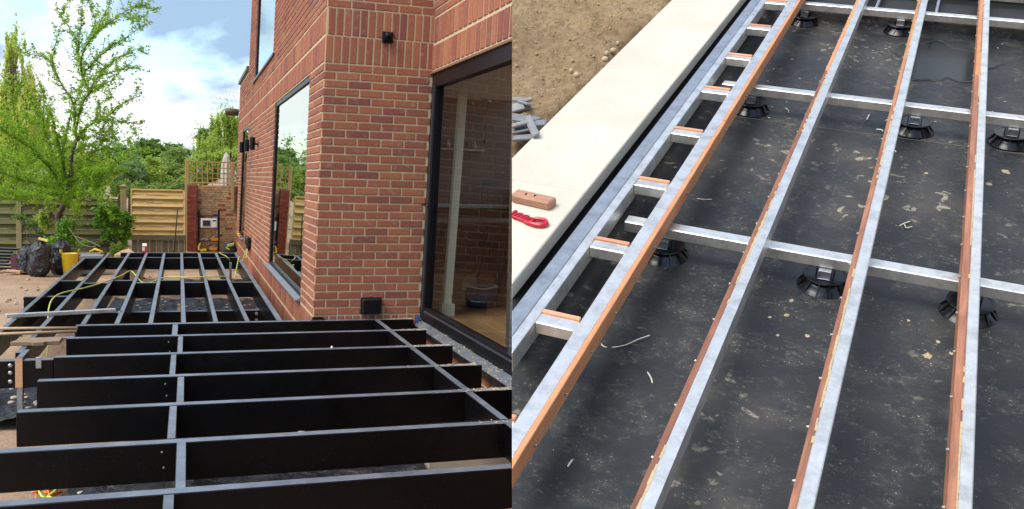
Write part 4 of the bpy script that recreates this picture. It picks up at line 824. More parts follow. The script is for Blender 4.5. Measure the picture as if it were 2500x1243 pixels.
LIMBS = [
  [(-3.235,10.6,-0.39,0.074),(-3.273,10.6,0.023,0.066),(-3.278,10.6,0.284,0.066),(-3.263,10.6,0.471,0.066),(-3.174,10.6,0.637,0.057),(-3.098,10.6,0.81,0.049),(-3.083,10.6,1.034,0.045),(-3.054,10.6,1.295,0.041),(-3.039,10.6,1.578,0.037),(-2.949,10.6,1.848,0.033)],
  [(-3.174,10.6,0.637,0.049),(-3.243,10.99,0.95,0.037),(-3.249,11.12,1.269,0.033),(-3.247,11.25,1.752,0.025),(-3.174,11.38,2.143,0.016),(-3.109,11.38,2.476,0.008)],
  [(-2.949,10.6,1.848,0.025),(-2.895,10.47,1.956,0.021),(-2.64,10.21,2.146,0.016),(-2.371,9.95,2.282,0.013),(-2.139,9.69,2.464,0.01),(-1.812,9.56,2.643,0.006)],
  [(-2.559,10.21,2.186,0.008),(-2.203,9.95,2.175,0.007),(-1.824,9.82,2.143,0.004)],
  [(-2.949,10.6,1.848,0.029),(-2.982,10.6,2.113,0.025),(-3.027,10.73,2.511,0.021),(-3.251,10.99,2.876,0.016),(-3.431,11.25,3.183,0.013),(-3.536,11.38,3.356,0.01),(-3.808,11.51,3.428,0.007),(-4.081,11.64,3.508,0.005)],
  [(-3.431,11.25,3.183,0.01),(-3.408,11.25,3.448,0.008),(-3.322,11.12,3.699,0.007),(-3.252,11.12,3.966,0.004)],
  [(-2.969,10.6,2.003,0.025),(-2.939,10.73,2.219,0.021),(-2.85,10.6,2.512,0.019),(-2.703,10.34,2.691,0.016),(-2.586,10.08,2.906,0.012),(-2.392,9.82,2.993,0.01),(-2.11,9.56,3.056,0.008),(-1.806,9.43,3.111,0.005)],
  [(-2.703,10.34,2.691,0.013),(-2.88,10.73,3.09,0.012),(-2.959,10.99,3.471,0.011),(-3.025,11.12,3.774,0.009),(-3.128,11.25,3.927,0.007),(-3.287,11.38,4.19,0.005),(-3.384,11.38,4.28,0.003)],
  [(-2.868,10.6,3.078,0.015),(-2.854,10.47,3.313,0.013),(-2.753,10.34,3.522,0.012),(-2.549,10.08,3.747,0.011),(-2.345,9.95,3.894,0.009),(-2.116,9.69,4.042,0.007),(-1.844,9.56,4.156,0.006),(-1.537,9.3,4.077,0.003)],
  [(-2.549,10.08,3.747,0.008),(-2.505,10.21,3.977,0.007),(-2.397,10.21,4.18,0.006),(-2.329,10.21,4.394,0.004),(-2.214,10.21,4.491,0.003)],
  [(-2.868,10.6,3.004,0.011),(-2.626,10.34,3.256,0.011),(-2.443,10.08,3.397,0.01),(-2.251,9.82,3.528,0.008),(-2.023,9.56,3.637,0.007),(-1.839,9.43,3.766,0.005),(-1.662,9.3,3.872,0.003)],
  [(-2.597,10.21,2.918,0.009),(-2.33,10.47,3.276,0.008),(-2.137,10.6,3.437,0.007),(-1.94,10.73,3.571,0.005),(-1.769,10.73,3.516,0.003)],
  [(-2.959,10.99,3.471,0.009),(-2.936,10.99,3.763,0.008),(-2.9,10.99,4.123,0.007),(-2.878,10.99,4.422,0.005),(-2.89,10.99,4.644,0.003)],
  [(-2.765,10.47,3.538,0.008),(-2.691,10.73,3.842,0.007),(-2.667,10.86,4.048,0.007),(-2.753,10.99,4.337,0.005),(-2.808,10.99,4.54,0.003)],
  [(-2.124,9.82,4.005,0.005),(-1.936,10.08,4.025,0.004),(-1.77,10.21,4.095,0.003)],
  [(-2.703,10.34,2.691,0.008),(-2.525,11.12,2.925,0.007),(-2.355,11.25,3.023,0.005),(-2.197,11.25,3.033,0.003)],
  [(-2.992,10.73,2.528,0.007),(-2.889,11.25,2.914,0.007),(-2.758,11.38,3.241,0.005),(-2.614,11.38,3.366,0.003)],
  [(-3.287,11.38,4.19,0.005),(-3.188,11.51,4.408,0.004),(-3.117,11.51,4.567,0.003)],
  [(-2.64,10.21,2.146,0.007),(-2.504,9.95,2.462,0.006),(-2.38,9.82,2.567,0.004),(-2.293,9.82,2.75,0.003)],
  [(-2.942,10.6,1.848,0.007),(-2.673,10.34,1.895,0.007),(-2.492,10.21,1.971,0.005),(-2.313,10.08,2.046,0.003)],
  [(-2.605,10.34,1.897,0.005),(-2.391,10.21,1.828,0.004),(-2.246,10.08,1.903,0.003)],
  [(-3.158,10.73,1.105,0.02),(-3.164,10.21,1.543,0.016),(-3.216,9.95,1.892,0.012),(-3.257,9.82,2.132,0.008),(-3.307,9.82,2.34,0.005)],
  [(-3.228,10.86,0.99,0.02),(-3.356,10.86,1.287,0.018),(-3.471,10.99,1.713,0.014),(-3.601,11.12,2.125,0.011),(-3.634,11.12,2.244,0.008),(-3.759,11.25,2.486,0.007),(-3.84,11.25,2.632,0.003)],
  [(-3.511,10.99,1.921,0.008),(-3.522,10.73,2.205,0.007),(-3.487,10.73,2.501,0.005),(-3.531,10.73,2.755,0.003)],
  [(-3.194,10.73,0.88,0.02),(-3.327,10.34,1.249,0.016),(-3.502,10.08,1.514,0.014),(-3.624,9.95,1.663,0.011),(-3.824,9.69,1.801,0.008),(-4.003,9.43,1.967,0.007),(-4.22,9.3,2.091,0.003)],
  [(-3.502,10.08,1.514,0.01),(-3.723,10.34,1.828,0.009),(-4.021,10.6,2.101,0.007),(-4.217,10.73,2.244,0.005),(-4.433,10.86,2.372,0.003)],
  [(-3.228,10.73,0.804,0.016),(-3.398,9.95,0.996,0.013),(-3.624,9.3,1.1,0.01),(-3.844,8.78,1.195,0.007),(-4.089,8.52,1.316,0.004)],
  [(-3.723,10.34,1.828,0.008),(-3.864,10.34,2.095,0.007),(-3.944,10.34,2.434,0.007),(-3.961,10.34,2.661,0.005),(-4.062,10.34,2.847,0.003)],
  [(-3.944,10.34,2.434,0.005),(-3.878,10.47,2.641,0.004),(-3.849,10.6,2.906,0.003)],
  [(-3.474,10.99,1.359,0.012),(-3.823,11.64,1.392,0.01),(-4.18,12.16,1.544,0.007),(-4.527,12.55,1.619,0.005),(-4.834,12.68,1.731,0.003)],
  [(-3.244,10.86,0.725,0.013),(-3.584,11.12,0.788,0.011),(-3.949,11.51,0.81,0.008),(-4.266,11.77,0.836,0.006),(-4.634,11.9,0.903,0.003)],
  [(-3.481,10.08,0.884,0.008),(-3.645,9.43,0.822,0.007),(-3.8,9.04,0.78,0.005),(-3.966,8.78,0.829,0.003)],
  [(-3.502,10.08,1.514,0.008),(-3.64,9.43,1.408,0.007),(-3.795,9.04,1.331,0.005),(-4.041,8.91,1.387,0.003)],
  [(-3.601,11.12,2.125,0.007),(-3.815,11.38,2.151,0.005),(-3.935,11.51,2.381,0.003)],
  [(-3.083,10.6,1.034,0.013),(-2.9,10.21,1.152,0.011),(-2.697,9.82,1.209,0.008),(-2.467,9.43,1.251,0.005)],
  [(-3.061,10.6,1.22,0.013),(-2.907,10.99,1.355,0.011),(-2.683,11.25,1.457,0.008),(-2.405,11.38,1.554,0.006),(-2.223,11.38,1.482,0.003)],
  [(-3.084,10.6,0.885,0.015),(-2.768,10.08,0.938,0.012),(-2.574,9.69,1.113,0.01),(-2.398,9.56,1.253,0.008),(-2.111,9.3,1.473,0.007),(-1.908,9.17,1.611,0.005),(-1.739,9.04,1.635,0.003)],
  [(-2.768,10.08,0.938,0.008),(-2.535,9.69,1.014,0.007),(-2.357,9.43,1.064,0.004)],
  [(-3.146,10.6,0.734,0.012),(-2.869,9.95,0.865,0.01),(-2.609,9.56,0.914,0.007),(-2.451,9.3,0.831,0.005),(-2.3,9.17,0.781,0.003)],
  [(-3.185,10.47,0.811,0.011),(-3.253,9.82,0.894,0.008),(-3.322,9.3,0.846,0.006),(-3.247,9.04,0.69,0.004),(-3.21,9.04,0.602,0.003)],
  [(-3.132,10.6,0.734,0.01),(-2.942,9.82,0.687,0.007),(-2.825,9.43,0.595,0.005),(-2.781,9.3,0.495,0.003)],
  [(-2.907,10.99,1.355,0.007),(-2.72,10.86,1.61,0.007),(-2.464,10.73,1.73,0.005),(-2.289,10.73,1.661,0.003)],
  [(-3.039,10.6,1.578,0.008),(-2.905,10.99,1.72,0.007),(-2.742,11.12,1.768,0.005),(-2.611,11.25,1.7,0.003)],
  [(-2.398,9.56,1.253,0.006),(-2.238,9.43,1.279,0.005),(-2.099,9.3,1.318,0.003)],
]

# the big airy tree in front of the fence
tree = thing('fruit_tree', 'tall airy fruit tree with bright green leaves in front of the old fence', 'tree', (-3.3, 10.6, GZ))
tm = M(); Lp = []; Ld = []
def resample(pl, step):
    P = smoothpts([p[:3] for p in pl], 6); W = [p[3] for p in pl]; n = len(P)
    ws = [np.interp(i/(n-1)*(len(W)-1), range(len(W)), W) for i in range(n)]
    return P, ws
for li, pl in enumerate(LIMBS):
    P, ws = resample(pl, .05)
    tm.tube([p + Vector((mn.noise(p*5)*.012, 0, mn.noise(p*4+Vector((5,5,5)))*.01)) for p in P], [max(w_*.9, .0035) for w_ in ws], 7 if li < 2 else 5)
    if li == 0: continue
    dist = 0; 
    total = sum((P[i+1]-P[i]).length for i in range(len(P)-1)); acc = 0
    for i in range(len(P)-1):
        seg = P[i+1]-P[i]; L = seg.length; acc += L; t = acc/total
        if ws[i] > .026: continue
        low = P[i].z < 1.9
        # leaf tufts right along the limb
        k = int(L * (190 if low else 170)) + 1
        for _ in range(k):
            q = P[i] + seg*random.random(); s_ = .022 + .016*t
            Lp.append(q + Vector((random.gauss(0,s_), random.gauss(0,s_*1.3), random.gauss(.004,s_))))
        # twigs
        nt_ = L * (22 if low else 12)
        nt_ = int(nt_) + (random.random() < nt_ % 1)
        for _ in range(nt_):
            d = seg.normalized()*random.uniform(.3,1.0) + Vector((random.gauss(0,.55), random.gauss(0,.75), random.gauss(.25,.45)))
            d.normalize(); ln = random.uniform(.10, .34) * (1.35 if low else 1)
            q = P[i].copy(); pts = [q.copy()]
            for s_ in range(5):
                d = (d + Vector((random.gauss(0,.12), random.gauss(0,.12), .06))).normalized(); q = q + d*ln/5; pts.append(q.copy())
                for _ in range(5):
                    Lp.append(q + Vector((random.gauss(0,.018), random.gauss(0,.018), random.gauss(0,.014))))
            tm.tube(pts, [.0035,.003,.0026,.002,.0015,.001], 3, cap=False)
tm.build('trunk', BARK, tree, smooth=True)
leaves_mesh('crown', np.array([tuple(p) for p in Lp]), .050, LF_TREE, tree, aspect=.5)
print('tree leaves', len(Lp))

def clump_tree(name, label, cat, base, trunk_h, blobs, mat, n, leaf, seed, group=None, limbs=5, shell=.55, droop=None, trunk_r=.06, bark=BARK):
    rnd = random.Random(seed); base = Vector(base)
    t = thing(name, label, cat, base, group); tr_ = M(); top = base + Vector((0,0,trunk_h)); tr_.tube([base, base.lerp(top,.5)+Vector((rnd.uniform(-.04,.04),0,0)), top], [trunk_r, trunk_r*.8, trunk_r*.6], 7)
    P = []
    vol = [b[3]*b[4]*b[5] for b in blobs]; V = sum(vol)
    for b, v in zip(blobs, vol):
        c = Vector(b[:3]); 
        for q in range(limbs):
            e = c + Vector((rnd.gauss(0,.45)*b[3], rnd.gauss(0,.45)*b[4], rnd.gauss(.2,.4)*b[5])); mid = top.lerp(e, .5) + Vector((0,0,.1*b[5]))
            tr_.tube([top, mid, e], [trunk_r*.30, trunk_r*.18, trunk_r*.06], 4, cap=False)
        # sub clumps give an uneven outline and light and dark masses
        k = max(10, int(n*v/V/70))
        for s_ in range(k):
            d = Vector((rnd.gauss(0,1), rnd.gauss(0,1), rnd.gauss(0,1))).normalized(); rr = rnd.uniform(shell, 1.08)
            cc = c + Vector((d.x*b[3]*rr, d.y*b[4]*rr, d.z*b[5]*rr)); sr = rnd.uniform(.10,.24)*min(b[3],b[5])+.03
            m_ = int(n*v/V/k); g = RNG.normal(size=(m_,3)); g /= (np.linalg.norm(g,axis=1)[:,None]+1e-6); g *= np.abs(RNG.normal(size=m_))[:,None]*sr*.75
            g[:,2] *= .8 if droop is None else 3.4
            if droop is not None: g[:,:2] *= .55
            P.append(g + np.array(cc))
    tr_.build('trunk', bark, t, smooth=True); leaves_mesh('crown', np.concatenate(P), leaf, mat, t, droop=droop); return t

# far first: blue hill trees, round tree, hedgerow
def at(px_, py_, Y):
    d = MA @ Vector(((px_-1250)/2310, -(py_-621.5)/2310, -1)); return CAM + d*((Y-CAM.y)/d.y)
G = 'background trees beyond the fence'
def bg(name, label, Y, ell, mat, n, leaf, seed, **k):
    bl = []; n = int(n*1.9)
    for (x_, y_, rx, ry) in ell:
        c = at(x_, y_, Y); s = (Y+8.37)/2310; bl.append((c.x, c.y+random.uniform(-.4,.4), c.z, rx*s, rx*s*1.1, ry*s))
    b = Vector((bl[0][0], Y, GZ)); return clump_tree(name, label, 'tree' if 'tree' in name or 'willow' in name else 'shrub', b, max(.3, (bl[0][2]-GZ)*.75), bl, mat, n, leaf, seed, G, **k)
bg('hill_tree', 'distant hazy tree, farthest one above the gap left of the trellis', 60, [(430,375,30,20),(465,388,30,18),(400,380,30,18)], LF_BLUE, 5000, .30, 3)
bg('round_tree', 'dark round topped tree behind the middle of the golden panel', 34, [(362,366,36,28),(395,368,30,26),(335,374,24,22),(375,404,56,32)], LF_DARK, 9000, .15, 4)
bg('conifer_tree', 'soft blue green tree between the big fruit tree and the round tree', 27, [(290,378,34,24),(265,392,30,26),(315,400,30,26),(300,430,50,30)], LF_BLUE, 9000, .11, 5)
bg('feathery_tree', 'light feathery tree just left of the trellis post', 21, [(425,395,28,32),(405,420,36,30),(440,430,28,34),(415,375,20,16)], LF_MID, 11000, .07, 6, limbs=12)
bg('bright_shrub', 'yellow green shrub above the middle of the golden panel', 18.5, [(372,420,26,32),(355,440,26,26),(390,450,26,24)], LF_YEL, 7000, .065, 7, limbs=8)
bg('dark_shrub', 'dark blue green shrub above the fence post with the cap', 18, [(318,412,32,26),(300,440,34,26),(335,448,28,22)], LF_BLUE, 7000, .065, 8)
bg('willow_tree', 'yellow green willow rising behind the trellis and the house wall', 23, [(548,330,34,46),(530,375,40,30),(575,320,30,40),(500,372,26,24),(560,300,22,22)], LF_YEL, 13000, .075, 9, droop=np.array([0,0,-1.2]))
bg('slim_dark_tree', 'small dark tree left of the willow top', 26, [(497,335,16,20),(505,355,18,20)], LF_DARK, 2500, .09, 10)
bg('trellis_shrub', 'bright green shrub filling the view through the trellis', 17.5, [(495,410,34,34),(540,405,36,36),(580,410,30,40),(470,425,22,26)], LF_YEL, 10000, .06, 11, limbs=8)
bg('hedge_shrub', 'mid green bush directly behind the left end of the golden panel', 16.6, [(345,458,26,14),(395,462,34,14),(440,455,20,18),(300,462,30,18)], LF_MID, 7000, .05, 12)
bg('left_willow_tree', 'pale willow with hanging twigs at the left edge behind the fruit tree', 17, [(28,140,26,70),(12,240,40,70),(60,240,38,60),(40,330,60,70),(95,330,40,60),(0,400,60,60),(-50,300,50,110)], LF_WILL, 26000, .085, 13, droop=np.array([0,0,-1.6]), shell=.2, limbs=14)
bg('left_hedge_shrub', 'broad bright shrub mass behind the old fence at the left', 15.2, [(30,440,60,44),(110,430,60,44),(190,430,55,44),(-60,430,60,60),(245,425,40,34),(150,380,45,40),(215,400,40,30)], LF_YEL, 17000, .065, 14)
bg('left_dark_shrub', 'dark bush hanging over the top of the old fence', 13.6, [(60,478,60,20),(140,482,60,20),(220,470,50,24)], LF_DARK, 5000, .055, 15)
for i, (X_, Y_) in enumerate(((-9.5, 13.5), (-9, 24), (-13, 18), (-16, 30), (3.5, 30), (-6.0, 40), (1.5, 44), (-14, 50))):
    s = .6 + Y_/40
    clump_tree('garden_tree', ('leafy tree outside the left edge of the view','second leafy tree outside the left edge','third tree farther left','distant tree far left','tree behind the house roof','distant tree behind the fruit tree','distant tree behind the willow','farthest tree at the left')[i], 'tree', (X_, Y_, GZ), 1.2*s, [(X_, Y_, GZ+2.0*s, 1.6*s, 1.5*s, 1.2*s), (X_+.8*s, Y_, GZ+1.5*s, 1.2*s, 1.2*s, 1.0*s)], LF_MID, 5000, .14, 40+i, G, trunk_r=.12)

# climber on the fence, leafy sprout, ivy on the trunk, hanging bright leaves
def leafy(name, label, cat, base, blobs, mat, n, leaf, seed, stems):
    t = thing(name, label, cat, base); P = []; m = M(); rnd = random.Random(seed)
    for (x,y,z,rx,ry,rz), f in blobs:
        k = int(n*f); g = RNG.normal(size=(k,3)); g /= np.linalg.norm(g,axis=1)[:,None]; g *= (RNG.uniform(.1,1,k)**.5)[:,None]; P.append(g*np.array([rx,ry,rz])*(1+.3*np.sin(g[:,:1]*9+seed)) + np.array([x,y,z]))
        for s_ in range(3): m.tube(smoothpts([base, ((base[0]+x)/2+rnd.uniform(-.08,.08), y, (base[2]+z)/2), (x+rnd.uniform(-rx,rx)*.6, y, z+rnd.uniform(-rz,rz)*.6)], 4), [.012]*5+[.006]*4, 4, cap=False)
    for s_ in stems: m.tube(smoothpts(s_, 4), .007, 4)
    m.build('stem', TWIG, t, smooth=True); leaves_mesh('foliage', np.concatenate(P), leaf, mat, t, aspect=.62); return t
cl = [((-2.50,11.55,.52,.28,.12,.16),.22), ((-2.30,11.5,.40,.26,.12,.14),.18), ((-2.62,11.55,.28,.22,.12,.10),.08), ((-2.36,11.5,.12,.26,.12,.12),.15), ((-2.55,11.55,-.02,.12,.1,.08),.05), ((-2.24,11.5,.02,.16,.1,.10),.09), ((-2.90,11.55,-.13,.14,.08,.06),.05), ((-2.30,11.5,-.15,.16,.1,.06),.07), ((-2.14,11.5,.28,.10,.1,.2),.11)]
leafy('climbing_shrub', 'broad leaved climber covering the right end of the old fence', 'climber', (-2.42,11.5,GZ), cl, LF_CLIMB, 1700, .10, 5, [[(-2.42,11.5,GZ),(-2.7,11.4,-.2),(-3.0,11.3,-.3)], [(-2.5,11.4,-.1),(-2.8,11.2,-.1),(-3.05,11.2,-.25)], [(-2.4,11.4,-.05),(-2.75,11.0,-.15),(-3.1,10.8,GZ)]])
leafy('leafy_sprout', 'fresh green sprouting plant between the climber and the low board fence', 'plant', (-2.30,10.9,GZ), [((-2.30,10.9,-.22,.15,.12,.18),.7), ((-2.22,10.9,-.34,.18,.12,.1),.3)], LF_YEL, 700, .065, 6, [])
leafy('ivy', 'dark ivy wrapped around the trunk of the fruit tree', 'ivy', (-3.22,10.45,GZ), [((-3.14,10.4,.15,.16,.12,.28),.35), ((-3.06,10.4,.30,.18,.12,.14),.2), ((-3.04,10.4,-.02,.12,.1,.16),.15), ((-2.95,10.4,-.30,.10,.08,.06),.06), ((-3.36,10.4,.02,.14,.1,.08),.1), ((-3.1,10.4,-.2,.1,.08,.12),.14)], LF_CLIMB, 1500, .06, 7, [])
leafy('young_plant', 'thin young shrub growing against the fence left of the trunk', 'plant', (-3.50,10.9,GZ), [((-3.75,10.9,.30,.16,.12,.12),.5), ((-3.60,10.9,.12,.08,.08,.06),.2), ((-3.95,10.9,.42,.12,.1,.08),.3)], LF_DARK, 420, .05, 8, [[(-3.46,10.9,GZ),(-3.62,10.9,-.05),(-3.72,10.9,.30)], [(-3.50,10.9,GZ),(-3.75,10.9,.1),(-3.9,10.9,.35)]])
leafy('edge_shrub', 'dark leafy shrub at the left edge in front of the fence', 'shrub', (-4.50,11.2,GZ), [((-4.52,11.2,-.02,.16,.12,.14),.5), ((-4.62,11.2,.3,.2,.12,.12),.5)], LF_MID, 900, .045, 9, [])
leafy('hanging_branch', 'bright lime green hanging leaves in front of the trunk', 'branch', (-3.30,9.9,.55), [((-3.42,9.9,.45,.14,.1,.12),.6), ((-3.36,9.9,.30,.10,.08,.07),.4)], LF_YEL, 700, .055, 10, [])
for i, st_ in enumerate(([(-2.55,9.5,-.03),(-2.8,9.8,.0),(-3.05,10.2,.25)], [(-2.48,9.5,-.02),(-2.75,10.0,.06),(-2.95,10.3,.10)])):
    tag(M().tube(smoothpts(st_, 5), .008, 5).build('bare_twig', simple('pale_twig', (0.35,0.26,0.18), 0.8), smooth=True), ('longer', 'shorter')[i] + ' pale bare twig leaning between the trunk and the deck end', 'twig')
# ------------------------------------------------------------------ PLACE B : galvanised frame over a roof membrane, on a sloping bank
def B_(f=bsh): return M(f)
ZM = -0.125
# bank of earth carrying it all, soil beside the coping, membrane
B_(bq).box(-2.6, 1.5, 0.35, 4.9, -1.2, -0.20).build('earth_bank', SOIL, place='B', kind='structure')
def soilz(x, y):
    return -0.045 + 0.024*fb(x*3, y*3, 1.0, 5) + .016*fb(x, y, 14, 6) + .018*abs(fb(x+4, y, 30, 5)) - .05*math.exp(-((x+.94)/.03)**2)
nx, ny = 210, 300
B_(bq).grid([-2.6 + 1.72*i/nx for i in range(nx+1)], [0.9 + 3.9*j/ny for j in range(ny+1)], soilz).build('soil', CLAY, place='B', smooth=True, kind='structure')
mem = B_(bq)
seams = (1.522, 2.70)
def memz(x, y):
    z = ZM + .0012*mn.noise(Vector((x*2, y*2, 1))) 
    for s_ in seams: z += .0028*(y < s_)
    if y > 3.70: z += min((y-3.70)/.03, 1)*.05
    return z
ys = sorted([0.35 + 3.45*j/90 for j in range(91)] + [s_+d for s_ in seams for d in (-.002,-.001,0,.001,.002)] + [3.71,3.72,3.73,3.74])
memo = mem.grid([-0.70 + 2.2*i/40 for i in range(41)], ys, memz).build('roof_membrane_sheet', MEMB, place='B', smooth=True, kind='structure')
for s_ in seams:
    m = M(bq)
    for i in range(60):
        x_ = -.58 + 1.8*i/60
        if random.random() < .93: m.box(x_, x_+.0301, s_-.0010-.0006*random.random(), s_+.0006, ZM+.0012, ZM+.0034)
    m.build('seam_grit', simple('seam_grit_mat', (0.17,0.15,0.125), .9), memo, kind='stuff')
blkm = simple('black_upstand', (0.010,0.011,0.012), 0.5)
B_().box(-.70, 1.5, 3.80, 3.99, -.16, -.085).box(-.70, 1.5, 4.30, 4.9, -.16, -.01).box(-.70,1.5,3.99,4.30,-.2,-.15).build('membrane_upstand', blkm, place='B', kind='structure')
# puddle
pd = Mat('puddle_water'); pd.col((0.024,0.027,0.028)); pd.set(rough=0.22, spec=.14)
P = []
for i in range(90):
    t_ = 2*math.pi*i/90; r_ = 1+.16*math.sin(3*t_+1)+.10*math.sin(5*t_)+.35*mn.noise(Vector((2*math.cos(t_), 2*math.sin(t_), 4)))+.10*mn.noise(Vector((7*math.cos(t_), 7*math.sin(t_), 4))); P.append((.02+.165*r_*math.cos(t_)*(.9), 3.42+.20*r_*math.sin(t_)))
B_(bq).add([(x,y,ZM+.0028) for x,y in P], [tuple(range(90))]).build('puddle', pd.m, place='B', kind='structure')
B_(bq).add([(.02+(x-.02)*(1.05+.05*mn.noise(Vector((x*30,y*30,1)))), 3.42+(y-3.42)*(1.05+.06*mn.noise(Vector((x*30,y*30,9)))), ZM+.0021) for x,y in P], [tuple(range(90))]).build('silt_ring', simple('silt', (0.055,0.050,0.043), .8, var=.4, scale=25), place='B', kind='structure')
# coping
cp = thing('stone_coping', 'pale cream stone coping beside the galvanised frame', 'coping', bq((-.79, 1.8, 0)), place='B')
cuts = [0.5, 1.842, 2.655, 3.60, 4.9]
for a, b in zip(cuts, cuts[1:]):
    dz = random.uniform(-.001,.001); B_().box(-.9104+random.uniform(-.002,.002), -.6735, a+(.0010 if a == 1.842 else .0004), b-(.0010 if b == 1.842 else .0004), -.038+dz, dz).build('coping_stone', STONE, cp, bevel=.004)
B_().box(-.885, -.69, .5, 4.9, -.16, -.041).build('mortar_bed', simple('bed', (0.03,0.028,0.025), .9), cp)
# galvanised frame
gf = thing('steel_deck', 'galvanised steel subframe of long joists with orange timber battens and a ladder edge', 'deck frame', bq((-.3, 2, -.1)), place='B')
def part(shape, name, mat, par=gf, bev=.003, **k): return shape.build(name, mat, par, bevel=bev, **k)
part(B_().box(-.6352, -.6035, .5, 4.1, -.045, 0.0), 'edge_rail', GALVD); part(B_().box(-.6020, -.5817, .5, 4.1, -.043, .0005), 'edge_rail', GALV)
part(B_().box(-.70, -.6365, .5, 4.1, -.16, -.06), 'gap_liner', blkm)
RY = [1.020, 1.318, 1.614, 1.923, 2.242, 2.560, 2.867, 3.185, 3.500, 3.82]
for y in RY:
    rr = part(B_().box(-.5812, -.5045, y, y+.0315, -.027, -.001), 'rung', GALV)
    part(B_().box(-.5800, -.5060, y+.032, y+.0425, -.020, .0025), 'timber_batten', ORANGEX, rr, .002)
DB = 0.132
SEAL = simple('yellow_sealant', (0.45,0.35,0.20), .7)
bolt = simple('steel_bolt', (0.50,0.48,0.45), 0.3, 0.8)
JS = [(-.5038, -.4735, -.4731, -.4632, "R"), (-.2659, -.2451, -.2777, -.2662, 'L'), (-.0608, -.0382, -.0715, -.0611, 'L'), (.1450, .1652, .1315, .1447, 'L'), (.345, .366, .333, .3447, 'L')]
bys = {0: [.98+.1335*i for i in range(24)]}
for n_, (g0, g1, w0, w1, side) in enumerate(JS):
    j = part(B_().box(g0, g1, .45, 4.1, -.044, 0.0), 'joist', GALV if n_ != 3 else GALV)
    tops = {0: (.003, .45, 2.36), 1: (-.002, .45, 2.85), 2: (-.001, .45, 2.62), 3: (.001, .45, 2.94), 4: (0, .45, 2.8)}[n_]
    m_ = ORANGE if n_ == 0 else RUST
    part(B_().box(w0, w1, tops[1], tops[2]-.002, -.036, tops[0]), 'timber_batten', m_, j, .002); part(B_().box(w0+.0004, w1-.0004, tops[2]+.002, 4.1, -.036, tops[0]+.0008), 'timber_batten', ORANGE, j, .002)
    y = .90 + .03*n_; k = 0
    while y < 3.9:
        if n_ == 0: c, ax = (w1+.0004, y, -.021), (1, 0, 0)
        else: c, ax = (w0-.0004, y, -.012), (-1, 0, 0)
        cc = bsh(c); m = M(); m.lathe(cc, [(.0056,0),(.0056,.0016),(.0036,.0018),(.0036,.0062)], 8, ax); m.build('bolt', bolt, j); y += DB*(1.0 + .03*math.sin(k*2.1+n_)) ; k += 1
    # squeezed sealant along the joint
    if n_:
        m = B_(); y = .5
        while y < 3.9:
            if math.sin(y*7+n_*2) + random.uniform(-.7,.7) > .1: m.box(w1-.0012-random.uniform(0,.002), w1+.001+random.uniform(0,.0015), y, y+.016, -.001, tops[0] if tops[0] > 0 else .0006)
            y += .015
        m.build('sealant', SEAL, j, kind='stuff')
BY = [(1.819, .033), (2.752, .033), (3.685, .032)]
for y, wd in BY:
    part(B_(bq).box(-.578, 1.2, y, y+wd, -.0705, -.0445), 'cross_beam', GALV)
part(B_(bq).box(-.5, 1.2, 4.02, 4.06, -.07, -.0445), 'cross_beam', GALV)
for x_ in (-.235, -.028): part(B_(bq).box(x_-.004, x_+.006, 3.72, 4.02, -.07, -.0455), 'strut', GALVD)
# pedestals
def pedestal(x, y, label):
    turn = random.uniform(0, .5)
    t = thing('pedestal', label, 'pedestal', bq((x, y, ZM)), 'black plastic pedestals under the cross beams', 'B')
    p = lambda r, z: (r*SB*1.12, z*SB)
    c = bq((x, y, ZM+.0005))
    M().lathe(c, [p(.050,0), p(.051,.0015), p(.050,.003), p(.0445,.008), p(.038,.016), p(.033,.026)], 32).build('base_cone', BLKP, t, smooth=True)
    for i in range(12):
        a = 2*math.pi*i/12 + turn; d = Vector((math.cos(a), math.sin(a), 0)); q = Vector(c); s_ = Vector((-d.y, d.x, 0))*.0014*SB
        P = [q+d*.045*SB+Vector((0,0,.003*SB)), q+d*.0562*SB+Vector((0,0,.0035*SB)), q+d*.0398*SB+Vector((0,0,.026*SB)), q+d*.033*SB+Vector((0,0,.026*SB))]
        M().add([v+s_ for v in P]+[v-s_ for v in P], [(0,1,2,3),(7,6,5,4),(0,4,5,1),(1,5,6,2),(2,6,7,3)]).build('rib', BLKP, t)
    M().lathe(Vector(c)+Vector((0,0,.0265*SB)), [p(.026,0), p(.041,.002), p(.042,.004), p(.041,.0055), p(.036,.0055), p(.0355,.0045), p(.001,.0045)], 32).build('head_plate', BLKP, t, smooth=False)
    m = M(bq); yy = y - .028
    m.box(x-.013, x+.013, yy, yy+.05, ZM+.0325, ZM+.0345).box(x-.013,x+.013,yy,yy+.05,ZM+.0515,ZM+.0535).box(x-.013,x-.011,yy,yy+.05,ZM+.0345,ZM+.0515).box(x+.011,x+.013,yy,yy+.05,ZM+.0345,ZM+.0515)
    m.box(x-.0108, x+.0108, yy+.004, yy+.006, ZM+.0346, ZM+.0514)  .build('steel_stub', GALVD, t, bevel=.001)
    for s_ in (-1, 1): M(bq).box(x+s_*.018-.001, x+s_*.018+.001, y-.012, y+.012, ZM+.032, ZM+.047).build('clip', BLKP, t)
for x, y, l in ((-.129, 1.835, 'pedestal under the nearest cross beam between the second and third joists'), (-.020, 2.768, 'pedestal under the middle cross beam right of the third joist'), (-.484, 1.835, 'pedestal under the nearest cross beam at the first joist'),
                (-.485, 2.768, 'pedestal under the middle cross beam at the first joist'), (-.139, 3.70, 'pedestal under the far cross beam left of the third joist'), (-.482, 3.70, 'pedestal under the far cross beam at the first joist'),
                (.232, 2.768, 'pedestal under the middle cross beam at the right edge'), (.158, 1.835, 'pedestal under the nearest cross beam at the fourth joist')): pedestal(x, y, 'black ribbed ' + l)

